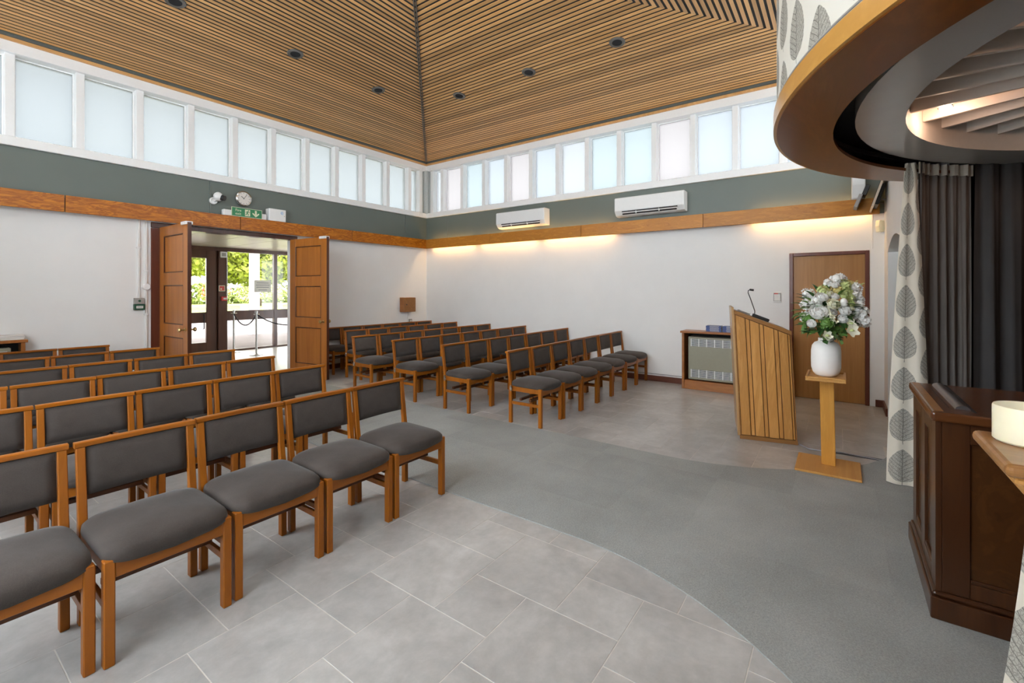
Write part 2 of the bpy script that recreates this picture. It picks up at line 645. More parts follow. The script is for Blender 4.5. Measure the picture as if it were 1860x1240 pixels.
# ================================================================== ROOM SHELL
XW, YW = .15, .15                # wall faces (right wall x, left wall y)
XR, YC = -8.32, -8.25            # rear wall x, front wall y
EX0, EX1, EY0, EY1 = -8.27, .10, -8.35, .10   # eave square
ZS, ZE, SLOPE = 3.207, 4.43, .12
ZR, WT = 4.50, .12


def zroof(t):
    return ZR + SLOPE * (t - .04)


# ---- left wall (with the entrance)
DX0, DX1, DH = -5.07, -3.11, 2.44
b = MB()
b.box(XR - .3, DX0, YW, YW + WT, 0, ZS)
b.box(DX1, XW + .3, YW, YW + WT, 0, ZS)
b.box(DX0, DX1, YW, YW + WT, DH, ZS)
wall_left = struct(b.build('wall_left', 'white_wall'), 'white wall with the open double doors')
# ---- right wall
SY0, SY1, SH = -8.10, -7.205, 2.03
b = MB()
b.box(XW, XW + .3, SY1, YW, 0, ZS)
b.box(XW, XW + .3, YC - .25, SY0, 0, ZS)
b.box(XW, XW + .3, SY0, SY1, SH, ZS)
b.box(XW + .25, XW + .3, SY0, SY1, 0, SH)
wall_right = struct(b.build('wall_right', 'white_wall'), 'white wall with air conditioners and a brown door')
# ---- front wall: opening for the catafalque, arched recess
OX0, OX1, OH = -5.78, -2.39, 2.95
b = MB()
b.box(XR - .3, OX0, YC - .25, YC, 0, ZS)
b.box(OX0, OX1, YC - .25, YC, OH, ZS)
AX0, AX1, AZ, ARISE = -1.92, -.39, 1.96, .135
b.box(OX1, AX0, YC - .25, YC, 0, ZS)
b.box(AX1, XW + .3, YC - .25, YC, 0, ZS)
n = 16
arc = [(AX1 + (AX0 - AX1) * i / n, AZ + ARISE * math.sin(math.pi * i / n) ** .8) for i in range(n + 1)]
poly = [(AX1, ZS)] + arc + [(AX0, ZS)]
b.prism(poly, YC - .25, YC, 'y')
wall_front = struct(b.build('wall_front', 'white_wall'), 'white wall with an arched green recess')
b = MB()
b.box(AX0 - .02, AX1 + .1, YC - .55, YC - .50, 0, 2.3)
b.box(AX0 - .02, AX0, YC - .50, YC - .25, 0, 2.3)
b.box(AX1, AX1 + .1, YC - .50, YC - .25, 0, 2.3)
b.box(AX0, AX1, YC - .50, YC - .25, 2.15, 2.3)
b.build('recess', 'recess_green', wall_front)
# ---- rear wall (behind the camera)
b = MB()
GY0, GY1, GZ0, GZ1 = -6.9, -2.9, .80, 3.12  # window band added out of view to brighten the room
b.box(XR - .3, XR, YC, GY0, 0, ZS)
b.box(XR - .3, XR, GY1, YW, 0, ZS)
b.box(XR - .3, XR, GY0, GY1, GZ1, ZS)
b.box(XR - .3, XR, GY0, GY1, 0, GZ0)
struct(b.build('wall_rear', 'white_wall'), 'white wall behind the camera with tall windows added for daylight')
for k in range(5):
    ya, yb = GY0 + (GY1 - GY0) * k / 5, GY0 + (GY1 - GY0) * (k + 1) / 5
    f = MB()
    f.box(XR - .2, XR - .1, ya, ya + .05, GZ0, GZ1).box(XR - .2, XR - .1, yb - .05, yb, GZ0, GZ1)
    f.box(XR - .2, XR - .1, ya + .05, yb - .05, GZ0, GZ0 + .06).box(XR - .2, XR - .1, ya + .05, yb - .05, GZ1 - .06, GZ1)
    wo = struct(f.build('window_%d' % (90 + k), 'white_trim', None, .004), 'tall clear window added in the unseen rear wall for daylight')
    MB().box(XR - .153, XR - .147, ya + .05, yb - .05, GZ0 + .06, GZ1 - .06).build('pane', 'pane_open', wo)

# ---- green panels between rail and clerestory
for (x0, x1) in ((-.505, .15), (-4.41, -.515), (-8.32, -4.42)):
    MB().box(x0, x1, YW - .012, YW, 2.50, ZS).build('panel', 'green', wall_left, .002)
for (y0, y1) in ((-.53, .15), (-8.25, -.54)):
    MB().box(XW - .012, XW, y0, y1, 2.50, ZS).build('panel', 'green', wall_right, .002)
MB().box(XR, XW, YC, YC + .012, 2.96, ZS).build('panel', 'green', wall_front, .002)

# ---- catafalque chamber behind the opening
b = MB()
b.box(-6.5, -6.3, -12.3, YC - .25, 0, 3.0)
b.box(-1.99, -1.945, -12.3, YC - .25, 0, 3.0)
b.box(-6.5, -1.7, -12.5, -12.3, 0, 3.0)
b.box(-6.5, -1.7, -12.5, YC - .25, 3.0, 3.1)
struct(b.build('wall_chamber', 'lining_dark'), 'dark walls around the catafalque')

# ---- floor: grout bed and tiles
fl = struct(MB().box(XR - .3, XW + .3, -12.5, YW + .3, -.12, -.0012).build('floor', 'grout'), 'floor of grey stone-effect tiles')
U = .158
CLX, CRX = -4.93, -3.24


def in_frame(x, y):
    dx, dy = x + 7.40, y + 7.79
    c, s = math.cos(R(35.8)), math.sin(R(35.8))
    F, Rr = c * dx + s * dy, s * dx - c * dy
    if F < .25:
        return 0
    px, py = 930 + 827 * Rr / F, 528 + 827 * 1.5 / F
    return F if (-90 < px < 1960 and py < 1420) else 0


FR = 1.78          # radius of the flared carpet edge
FY = -6.48


def carpet_hw(y):
    """half-width of carpet at depth y"""
    hw = (CRX - CLX) / 2
    d = FY - y
    if d <= 0:
        return hw
    d = min(d, FR * .999)
    return hw + FR - math.sqrt(FR * FR - d * d)


CCX = (CLX + CRX) / 2
tiles = []
x0, y0 = -5.87, -5.755
for i in range(-40, 40):
    for j in range(-40, 40):
        ax = x0 + U * (2 * i + 3 * j)
        ay = y0 + U * (-3 * i + 2 * j)
        for (tx0, tx1, ty0, ty1) in ((ax, ax + 3 * U, ay - 3 * U, ay), (ax - 2 * U, ax, ay - 2 * U, ay)):
            if tx1 < XR or tx0 > XW or ty1 < YC - .2 or ty0 > YW:
                continue
            mx, my = (tx0 + tx1) / 2, (ty0 + ty1) / 2
            h = max(tx1 - tx0, ty1 - ty0) / 2
            if abs(mx - CCX) < carpet_hw(my) - h * 1.3 and my < -.75:
                continue
            full = tx0 >= XR and tx1 <= XW and ty1 <= YW
            tiles.append((in_frame(mx, my), max(tx0, XR), min(tx1, XW), max(ty0, YC - .25), min(ty1, YW), full))
seen = sorted([t for t in tiles if t[0] > 0], key=lambda t: t[0])
shared = {}
G = .0020
rest = MB()
for k, (F, tx0, tx1, ty0, ty1, full) in enumerate(seen):
    wx, wy = tx1 - tx0 - 2 * G, ty1 - ty0 - 2 * G
    if wx < .01 or wy < .01:
        continue
    if k < 298:
        key = (round(wx, 3), round(wy, 3))
        if key not in shared:
            me = MB().box(-wx / 2, wx / 2, -wy / 2, wy / 2, -.02, 0).mesh('tile', .0008)
            me.materials.append(M['tile'])
            shared[key] = me
        link('tile', shared[key], fl, ((tx0 + tx1) / 2, (ty0 + ty1) / 2, 0))
    else:
        rest.box(tx0 + G, tx1 - G, ty0 + G, ty1 - G, -.02, 0)
for (F, tx0, tx1, ty0, ty1, full) in tiles:
    if F <= 0 and tx1 - tx0 > .02 and ty1 - ty0 > .02:
        rest.box(tx0 + G, tx1 - G, ty0 + G, ty1 - G, -.02, 0)
tag(rest.build('tile', 'tile', fl), kind='stuff')

# ---- carpet: aisle strip that flares out before the catafalque
pts = []
ys = [-.62, -3.0, FY] + [FY - FR * .985 * k / 14 for k in range(1, 15)]
for y in ys:
    pts.append((CCX - carpet_hw(y), y))
pts += [(CCX - 2.55, -8.23), (CCX - 2.55, -8.246)]
left = pts
right = [(2 * CCX - x, y) for x, y in pts][::-1]
poly = left + right
cb = MB()
cb.prism(poly, 0.0005, .007, 'z')
car = cb.build('carpet', 'carpet')
tag(car, 'grey carpet running up the aisle and flaring before the catafalque', 'carpet')

struct(MB().box(OX0 + .01, OX1 - .01, -12.3, YC + .0035, .0005, .0068).build('floor_chamber', 'carpet'), 'grey carpeted floor under the catafalque')

# ---- skirtings
b = MB()
b.box(XW - .02, XW, SY1 + .06, YW, 0, .09)
b.box(XW - .02, XW, YC, SY0 - .06, 0, .09)
struct(b.build('baseboard_right', 'skirting', None, .003), 'red-brown skirting of the right wall')
b = MB()
b.box(XR, DX0 - .1, YW - .02, YW, 0, .09)
b.box(DX1 + .1, XW - .02, YW - .02, YW, 0, .09)
struct(b.build('baseboard_left', 'skirting', None, .003), 'red-brown skirting of the left wall')
b = MB()
b.box(AX1, XW - .02, YC, YC + .02, 0, .09)
struct(b.build('baseboard_front', 'skirting', None, .003), 'red-brown skirting of the front wall')

# ---- timber rail (boards standing off the walls)
RZ0, RZ1 = 2.478, 2.685
rail_l = struct(thing('trim_1', None, None), 'orange timber rail of boards along the left wall')
xs = [-8.25, -6.066, -4.031, -1.972, 0.0]
for i in range(4):
    MB().box(xs[i] + .005, xs[i + 1] - (.005 if i < 3 else 0), 0, .028, RZ0, RZ1).build('board', 'beam_left', rail_l, .002)
for i in range(1, 4):
    MB().box(xs[i] - .035, xs[i] + .035, .028, .15, RZ0 + .03, RZ1 - .03).build('bracket', 'door_dark', rail_l)
rail_r = struct(thing('trim_2', None, None), 'honey timber rail of boards along the right wall')
ys = [0.028, -1.874, -3.987, -6.077, -8.2]
for i in range(4):
    MB().box(0, .028, ys[i + 1] + .004, ys[i] - (.004 if i else 0), RZ0, RZ1).build('board', 'beam_right', rail_r, .002)
for i in range(1, 4):
    MB().box(.028, .15, ys[i] - .02, ys[i] + .02, RZ0 + .05, RZ1 - .05).build('bracket', 'door_dark', rail_r)
# warm tubes hidden behind the right rail
for k, (y0_, y1_) in enumerate(((-.10, -1.35), (-1.55, -2.95), (-3.15, -4.55), (-6.75, -8.10))):
    names = ['nearest the far corner', 'behind the first air conditioner', 'between the two air conditioners', 'above the brown side door']
    t = thing('strip_light', 'warm strip light hidden behind the timber rail, ' + names[k], 'light', (.085, (y0_ + y1_) / 2, 2.57), 0, 'strip lights behind the timber rail')
    L = abs(y1_ - y0_) / 2
    MB().tube([(0, -L, 0), (0, L, 0)], .012, 8).build('tube', M['led'], t, smooth=True)
    MB().box(.022, .065, -L, L, -.02, .02).build('housing', 'plastic_white', t)
    for dz, rx in ((-.02, 0), (.02, 180)):
        ld = bpy.data.lights.new('tube_light', 'AREA')
        ld.shape = 'RECTANGLE'
        ld.size = .03
        ld.size_y = 2 * L
        ld.energy = LED_WATTS * 2 * L * (1.0 if dz < 0 else .7)
        ld.color = (1.0, .60, .22)
        lo = bpy.data.objects.new('tube_light', ld)
        COL.objects.link(lo)
        lo.parent = t
        lo.location = (0, 0, dz)
        lo.rotation_euler = (R(rx), 0, 0)

# ---- clerestory
MULL_A = [-8.36, -7.74, -7.125, -6.51, -5.897, -5.28, -4.66, -4.045, -3.43, -2.815, -2.21, -1.594, -.976, -.36, -.03]
MULL_B = [-.03, -.353, -.97, -1.588, -2.18, -2.80, -3.41, -4.03, -4.65, -5.265, -5.885, -6.50, -7.12, -7.74, -8.36]
WZ0, WZ1 = 3.318, 4.30
wn = [0]
tn = [2]


def clerestory(axis, fixed, sgn, mulls, tints, side):
    """axis 'x': wall runs along x at y=fixed (outward = sgn*y); axis 'y': wall runs along y at x=fixed"""
    def bx(m, a0, a1, d0, d1, z0, z1):
        lo, hi = sorted((fixed + sgn * d0, fixed + sgn * d1))
        a0, a1 = min(a0, a1), max(a0, a1)
        return m.box(a0, a1, lo, hi, z0, z1) if axis == 'x' else m.box(lo, hi, a0, a1, z0, z1)
    tn[0] += 1
    tr = struct(thing('trim_%d' % tn[0], None, None), 'white clerestory sill, head and mullions of the %s wall' % side)
    a0, a1 = min(mulls) - .35, max(mulls) + .20
    bx(MB(), a0, a1, -.05, .22, ZS, WZ0).build('sill', 'white_trim', tr, .006)
    bx(MB(), a0, a1, -.05, .22, WZ1, ZE + .02).build('head', 'white_trim', tr, .004)
    for k, a in enumerate(mulls):
        hw = .042
        bx(MB(), a - hw, a + hw, 0, .20, WZ0, WZ1).build('mullion', 'white_trim', tr, .003)
    for k in range(len(mulls) - 1):
        lo, hi = sorted((mulls[k], mulls[k + 1]))
        lo += .042
        hi -= .042
        if hi - lo < .05:
            continue
        wn[0] += 1
        f = MB()
        e = .014
        for q in ((lo, lo + e, WZ0, WZ1), (hi - e, hi, WZ0, WZ1), (lo + e, hi - e, WZ0, WZ0 + e), (lo + e, hi - e, WZ1 - e, WZ1)):
            bx(f, q[0], q[1], .10, .14, q[2], q[3])
        wo = struct(f.build('window_%d' % wn[0], 'white_trim'), 'clerestory window of the %s wall' % side)
        bx(MB(), lo + e, hi - e, .117, .123, WZ0 + e, WZ1 - e).build('pane', 'pane_' + tints[k], wo)


clerestory('x', YW, 1, MULL_A, ['blue'] * 14, 'left')
clerestory('y', XW, 1, MULL_B, ['white', 'pink', 'teal', 'blue', 'pink', 'blue', 'white', 'teal', 'teal', 'pink', 'blue', 'blue', 'blue', 'white'], 'right')
clerestory('x', YC - .05, -1, MULL_A, ['open'] * 14, 'front')  # unseen walls: panes made clear, not frosted, to let in more daylight
clerestory('y', XR, -1, MULL_B, ['open'] * 14, 'rear')
# corner post and thin pole-operated rods
cpost = struct(MB().lathe([(.075, WZ0 - .01), (.075, WZ1 + .01)], 20, None, .125, .125).box(.012, .36, .17, .36, WZ0, WZ1).box(.17, .36, .012, .17, WZ0, WZ1).build('trim_7', 'corner', None, 0, 1, 'auto'), 'grey round post in the clerestory corner')
for (x, y, w_) in ((-.12, .085, 'outer rod over the entrance wall'), (-.035, .085, 'inner rod over the entrance wall'), (.085, -.035, 'inner rod over the air-conditioned wall'), (.085, -.12, 'outer rod over the air-conditioned wall')):
    tag(MB().tube([(x, y, 3.24), (x, y, 4.36)], .005, 6).build('window_rod', 'white_trim', smooth=True),
        'thin white vertical rod at the clerestory corner, ' + w_, 'rod', 'window rods in the corner')

# ---- ceiling: dark deck, slats, eave strip, hip strips
CX, CY_ = (EX0 + EX1) / 2, (EY0 + EY1) / 2
HT = (EX1 - EX0) / 2
apex_z = zroof(HT)
OV = .55
db = MB()
LH = .37                       # half-width of the glazed lantern added above the view for more daylight
zo = zroof(-OV) + .007
zi = zroof(HT - LH) + .007
for dz in (0, .14):
    for a_, b_ in (((-1, -1), (1, -1)), ((1, -1), (1, 1)), ((1, 1), (-1, 1)), ((-1, 1), (-1, -1))):
        def oc(c_):
            return ((EX1 + OV) if c_[0] > 0 else (EX0 - OV), (EY1 + OV) if c_[1] > 0 else (EY0 - OV), zo + dz)

        def ic(c_):
            return (CX + LH * c_[0], CY_ + LH * c_[1], zi + dz)
        db.add([oc(a_), oc(b_), ic(b_), ic(a_)], [(0, 1, 2, 3)])
ceiling = struct(db.build('ceiling', 'deck', fix=False), 'pyramid ceiling of cedar slats')
lt = MB()
for (x0_, x1_, y0_, y1_) in ((-LH - .04, -LH, -LH - .04, LH + .04), (LH, LH + .04, -LH - .04, LH + .04), (-LH, LH, -LH - .04, -LH), (-LH, LH, LH, LH + .04)):
    lt.box(CX + x0_, CX + x1_, CY_ + y0_, CY_ + y1_, zi, zi + .22)
wo = struct(lt.build('window_95', 'white_trim'), 'square glazed lantern added at the ceiling apex for daylight')
MB().box(CX - LH, CX + LH, CY_ - LH, CY_ + LH, zi + .20, zi + .206).build('pane', 'pane_open', wo)
PITCH, SW, SD = .0690, .0400, .007
nsl = int((HT - LH - .07) / PITCH)
for plane in range(4):
    for k in range(nsl):
        t0 = .065 + k * PITCH
        t1 = t0 + SW
        za, zb = zroof(t0), zroof(t1)
        if plane == 0:      # left wall side, runs along x
            q = [(EX0 + t0, EY1 - t0, za), (EX1 - t0, EY1 - t0, za), (EX1 - t1, EY1 - t1, zb), (EX0 + t1, EY1 - t1, zb)]
        elif plane == 1:    # right wall side, runs along y
            q = [(EX1 - t0, EY1 - t0, za), (EX1 - t0, EY0 + t0, za), (EX1 - t1, EY0 + t1, zb), (EX1 - t1, EY1 - t1, zb)]
        elif plane == 2:    # front
            q = [(EX1 - t0, EY0 + t0, za), (EX0 + t0, EY0 + t0, za), (EX0 + t1, EY0 + t1, zb), (EX1 - t1, EY0 + t1, zb)]
        else:
            q = [(EX0 + t0, EY0 + t0, za), (EX0 + t0, EY1 - t0, za), (EX0 + t1, EY1 - t1, zb), (EX0 + t1, EY0 + t1, zb)]
        c = Vector(((q[0][0] + q[1][0]) / 2, (q[0][1] + q[1][1]) / 2, za))
        q = [Vector(p) - c for p in q]
        MB().add(q + [p + Vector((0, 0, SD)) for p in q], [(0, 1, 2, 3), (7, 6, 5, 4), (0, 4, 5, 1), (1, 5, 6, 2), (2, 6, 7, 3), (3, 7, 4, 0)]
                 ).build('slat', 'slat' if plane in (0, 2) else 'slat_y', ceiling, loc=c, fix=False)
# eave strips: grey band and thin wooden bead
for nm, mt, t0, t1, z0, z1 in (('eave_strip', 'eave', .012, .045, .036, .085), ('eave_bead', 'slat', -.01, .030, -.004, .034)):
    e = MB()
    e.box(EX0 + t0, EX1 - t0, EY1 - t1, EY1 - t0, ZE + z0, ZE + z1)
    e.box(EX1 - t1, EX1 - t0, EY0 + t0, EY1 - t1, ZE + z0, ZE + z1)
    e.box(EX0 + t0, EX1 - t1, EY0 + t0, EY0 + t1, ZE + z0, ZE + z1)
    e.box(EX0 + t0, EX0 + t1, EY0 + t1, EY1 - t1, ZE + z0, ZE + z1)
    e.build(nm, mt, ceiling)
for (sx, sy, cx_, cy2) in ((-1, -1, EX1, EY1), (1, -1, EX0, EY1)):
    h = MB()
    p0 = Vector((cx_ + sx * .03, cy2 + sy * .03, zroof(.03) - .014))
    p1 = Vector((cx_ + sx * (HT - LH), cy2 + sy * (HT - LH), zroof(HT - LH) - .014))
    for off in (-.013, .013):
        d = Vector((sx, -sy, 0)).normalized() * off
        h.tube([p0 + d, p1 + d], .008, 6)
    h.build('hip_strip', 'hipmetal', ceiling)

# ---- downlights, off
for k, (x, y) in enumerate(((-2.737, -1.785), (-4.106, -1.785), (-5.483, -1.785), (-1.815, -2.687), (-1.815, -4.067), (-1.815, -5.443))):
    onA = k < 3
    tt = (EY1 - y) if onA else (EX1 - x)
    z = zroof(tt)
    ang = math.atan(SLOPE)
    order = ['nearest the far corner', 'second from the far corner', 'third from the far corner'][k % 3]
    t = thing('downlight', 'unlit dark downlight over the %s wall, %s' % ('entrance' if onA else 'air-conditioned', order), 'light',
              (x, y, z), 0, 'ceiling downlights', rot=(-ang, 0, 0) if onA else (0, ang, 0))
    rim = [(.066, .03), (.066, -.012), (.095, -.016), (.104, -.006), (.104, .0)]
    MB().lathe(rim, 28).build('rim', 'hipmetal', t, smooth='auto')
    MB().lathe([(.064, -.010), (.050, .02), (.045, .022)], 24).build('baffle', 'void', t, smooth='auto')

# ================================================================== DOORS
jl = struct(MB().box(DX0 - .09, DX0 + .012, YW - .02, YW + WT + .01, 0, DH - .045).build('trim_8', 'frame_red', None, .004), 'dark red-brown jamb at the left of the entrance')
struct(MB().box(DX1 - .014, DX1 + .06, YW - .012, YW + WT + .01, 0, DH - .045).build('trim_9', 'white_trim', None, .004), 'white reveal at the right of the entrance')
struct(MB().box(DX0 - .09, DX1 + .09, YW - .03, YW + WT + .015, DH - .04, DH + .035).build('trim_10', 'door_dark', None, .004), 'dark brown head of the entrance doorway')


def panel_door(name, hinge, ang, sgn, label):
    """leaf in local coords: hinge at origin, leaf along +x, thickness in y"""
    W_, H_, T_ = .965, 2.405, .045
    d = struct(thing(name, label, None, hinge, ang), label)
    st = .145
    zs = [(.012, .23), (.89, 1.0), (1.60, 1.76), (2.26, H_)]
    for x0_, x1_ in ((0, st), (W_ - st, W_)):
        MB().box(x0_, x1_, -T_ / 2, T_ / 2, .012, H_).build('stile', 'door', d, .002)
    rails = [(.012, .24), (.87, 1.04), (1.58, 1.75), (2.27, H_)]
    for z0_, z1_ in rails:
        MB().box(st, W_ - st, -T_ / 2, T_ / 2, z0_, z1_).build('rail', 'door', d, .002)
    for i in range(3):
        z0_, z1_ = rails[i][1], rails[i + 1][0]
        MB().box(st, W_ - st, -.007, .007, z0_, z1_).build('panel', 'door', d)
        m = MB()
        for s_ in (-1, 1):
            y_ = s_ * T_ / 2
            lo, hi = sorted((y_ - s_ * .001, y_ - s_ * .014))
            e = .014
            m.box(st, st + e, lo, hi, z0_, z1_).box(W_ - st - e, W_ - st, lo, hi, z0_, z1_)
            m.box(st + e, W_ - st - e, lo, hi, z0_, z0_ + e).box(st + e, W_ - st - e, lo, hi, z1_ - e, z1_)
        m.build('moulding', 'door_dark', d, .002)
    MB().box(W_ - .001, W_ + .004, -T_ / 2, T_ / 2, .012, H_).build('edge', 'door_dark', d)
    k = MB()
    for s_ in (-1, 1):
        mt = Matrix.Translation((W_ - .075, s_ * T_ / 2, .985)) @ Matrix.Rotation(R(-90 * s_), 4, 'X')
        k.lathe([(.026, 0), (.026, .006), (.011, .01), (.011, .045), (.024, .055), (.030, .070), (.022, .082), (.005, .085)], 18, mt)
    k.build('handle', 'brass', d, smooth='auto')
    MB().box(W_ - .17, W_ - .005, -T_ / 2 - .02, T_ / 2 + .02, H_ - .03, H_ + .012).build('catch', 'plastic_white', d, .004)
    return d


panel_door('door_1', (DX0 + .028, YW - .03, 0), R(-89), 1, 'left leaf of the panelled entrance doors, swung open')
panel_door('door_2', (DX1 - .028, YW - .03, 0), R(-83.5), -1, 'right leaf of the panelled entrance doors, swung open')

# ---- flush side door in the right wall
d3 = struct(thing('door_3', None, None, (XW, 0, 0)), 'brown flush side door behind the lectern')
MB().box(.02, .06, SY0 + .045, SY1 - .045, .006, SH - .045).build('leaf', 'flush_door', d3, .002)
m = MB()
m.box(-.018, .10, SY0, SY0 + .045, 0, SH).box(-.018, .10, SY1 - .045, SY1, 0, SH).box(-.018, .10, SY0 + .045, SY1 - .045, SH - .045, SH)
m.build('frame', 'frame_red', d3, .003)

# ================================================================== LOBBY AND OUTDOORS
LZ = 2.56
lob = struct(MB().box(-6.2, 1.2, YW + WT + .003, 4.6, -.12, .002).build('floor_lobby', 'lobby_floor'), 'pale floor of the entrance lobby')
b = MB()
b.box(-6.2, 1.2, YW + WT + .003, 4.6, LZ + .02, LZ + .15)
lc = struct(b.build('ceiling_lobby', 'lobby_ceiling'), 'cream boarded lobby ceiling')
for k in range(10):
    MB().box(-6.2 + k * .74, -6.2 + k * .74 + .73, YW + WT + .003, 4.6, LZ, LZ + .02).build('board', 'lobby_ceiling', lc, .003)
b = MB()
b.box(-6.4, -6.2, YW + WT + .003, 4.6, 0, LZ + .1)
b.box(1.2, 1.4, YW + WT + .003, 4.6, 0, LZ + .1)
struct(b.build('wall_lobby', 'white_wall'), 'white side walls of the lobby')
SCY = 4.5
scr = struct(thing('window_80', None, None), 'brown framed glazed screen at the back of the lobby')
m = MB()
m.box(-6.2, 1.2, SCY - .04, SCY + .06, 2.47, LZ)
m.box(-2.42, 1.2, SCY - .03, SCY + .05, .0, .045)
for x in (-1.22, .1):
    m.box(x - .045, x + .045, SCY - .04, SCY + .06, .045, 2.47)
m.build('frame', 'lobby_frame', scr, .004)
MB().box(-2.42, 1.2, SCY - .03, SCY + .05, .765, 1.005).build('transom', 'lobby_frame', scr, .004)
MB().box(-2.62, -2.42, SCY - .08, SCY + .08, .0, 2.47).build('post', 'lobby_frame', scr, .004)
for (x0_, x1_) in ((-2.42, -1.265), (-1.175, .055), (.145, 1.2)):
    MB().box(x0_, x1_, SCY + .006, SCY + .012, 1.005, 2.47).build('pane', 'glass', scr)
    MB().box(x0_, x1_, SCY + .006, SCY + .012, .045, .765).build('pane', 'glass', scr)
d4 = struct(thing('door_4', None, None), 'brown glazed outer door of the lobby')
m = MB()
m.box(-3.62, -3.42, SCY - .03, SCY + .03, 0, 2.47).box(-2.86, -2.62, SCY - .03, SCY + .03, 0, 2.47)
m.box(-3.42, -2.86, SCY - .03, SCY + .03, 2.28, 2.47).box(-3.42, -2.86, SCY - .03, SCY + .03, .74, .99).box(-3.42, -2.86, SCY - .03, SCY + .03, 0, .27)
m.build('frame', 'lobby_frame', d4, .004)
MB().box(-3.42, -2.86, SCY - .004, SCY + .004, .27, .74).build('pane', 'glass', d4)
MB().box(-3.42, -2.86, SCY - .004, SCY + .004, .99, 2.28).build('pane', 'glass', d4)
MB().tube([(-2.93, SCY - .03, .60), (-2.93, SCY - .09, .60), (-2.93, SCY - .09, .95), (-2.93, SCY - .03, .95)], .012, 8).build('handle', 'black', d4)
d5 = struct(thing('door_5', None, None), 'second brown glazed outer door of the lobby')
m = MB()
m.box(-4.64, -4.40, SCY - .03, SCY + .03, 0, 2.47).box(-3.84, -3.64, SCY - .03, SCY + .03, 0, 2.47)
m.box(-4.40, -3.84, SCY - .03, SCY + .03, 2.28, 2.47).box(-4.40, -3.84, SCY - .03, SCY + .03, .74, .99).box(-4.40, -3.84, SCY - .03, SCY + .03, 0, .27)
m.build('frame', 'lobby_frame', d5, .004)
MB().box(-4.40, -3.84, SCY - .004, SCY + .004, .27, .74).build('pane', 'glass', d5)
MB().box(-4.40, -3.84, SCY - .004, SCY + .004, .99, 2.28).build('pane', 'glass', d5)
m = MB().box(-6.2, -4.66, SCY - .03, SCY + .03, 0, 2.47)
struct(m.build('wall_lobby_end', 'white_wall'), 'white end wall of the lobby')

# lobby fittings
t = thing('wall_vent', 'grey double slot vent above the entrance doorway in the lobby', 'vent', (-3.78, YW + .24, 2.455))
MB().box(-.36, .36, -.06, .06, -.02, .02).build('body', 'grille', t, .004)
for x in (-.19, .17):
    sl_ = MB().box(x - .13, x + .13, -.064, -.058, -.012, .012).build('slot', 'black', t)
    MB().box(x - .13, x + .13, -.068, -.062, -.002, .002).build('blade', 'grille', sl_)
t = thing('sounder_box', 'small cream sounder box at the top of the lobby post', 'alarm', (-2.52, SCY - .081, 2.40))
MB().box(-.075, .075, -.05, 0, -.09, .05).build('body', 'plastic_white', t, .008)
MB().box(-.045, .045, -.054, -.05, -.06, .02).build('mesh_face', 'plastic_grey', t)
tag(MB().box(-2.445, -2.425, SCY - .10, SCY - .08, 1.30, 2.33).build('conduit', 'plastic_white', None, .003), 'white plastic conduit down the brown lobby post', 'conduit')
t = thing('fire_action_sign', 'small red fire sign on the brown lobby post', 'sign', (-2.545, SCY - .082, 1.56))
MB().box(-.07, .07, -.004, 0, -.07, .07).build('plate', 'sign_cream', t)
MB().box(-.055, .055, -.006, -.004, -.055, .055).build('field', 'red', t)
MB().lathe([(.02, 0), (.02, .002)], 12, Matrix.Translation((-.02, -.006, -.015)) @ Matrix.Rotation(R(90), 4, 'X')).build('symbol', 'sign_cream', t)
t = thing('call_point', 'red fire alarm call point below the fire sign', 'alarm', (-2.51, SCY - .082, 1.31))
MB().box(-.06, .06, -.05, 0, -.05, .05).build('body', 'red', t, .004)
MB().box(-.02, .05, -.054, -.05, -.02, .02).build('plate', 'paper', t)
t = thing('paper_notice', 'white printed notice taped to the lobby glass', 'notice', (-1.545, SCY - .005, 1.62))
MB().box(-.21, .21, -.003, 0, -.155, .155).build('sheet', 'paper', t)
for k, (z, w_) in enumerate(((.085, .15), (.03, .17), (-.025, .16), (-.10, .11))):
    MB().box(-w_, w_, -.0045, -.003, z - .006, z + .006).build('text_line', 'ink', t)

# rope barrier
def stanchion(x, y, label):
    t = thing('stanchion', label, 'barrier post', (x, y, .002), 0, 'rope barrier posts in the lobby')
    MB().lathe([(.15, 0), (.15, .012), (.05, .03), (.022, .04)], 24).build('base', 'steel', t, smooth='auto')
    MB().lathe([(.022, .03), (.022, .99)], 14).build('pole', 'steel', t, smooth='auto')
    MB().lathe([(.030, .985), (.030, 1.02), (.018, 1.03)], 14).build('cap', 'steel', t, smooth='auto')
    MB().tube([(-.07, 0, .95), (.07, 0, .95)], .012, 8).build('hook', 'chrome', t)
    return t


S1, S2, S3 = (-2.36, 4.22), (-2.27, 3.27), (-1.05, 2.75)
stanchion(*S1, 'steel rope post close to the lobby glass')
stanchion(*S2, 'steel rope post in the middle of the rope barrier')
stanchion(*S3, 'steel rope post behind the right entrance door')
for (a, b_, lab) in ((S1, S2, 'dark rope hanging between the two posts seen through the doorway'), (S2, S3, 'dark rope running off behind the right entrance door')):
    p = []
    for i in range(13):
        q = i / 12
        p.append((a[0] + (b_[0] - a[0]) * q, a[1] + (b_[1] - a[1]) * q, .95 - .27 * (1 - (2 * q - 1) ** 2)))
    tag(MB().tube(p, .014, 7).build('barrier_rope', 'rope', smooth=True), lab, 'rope')

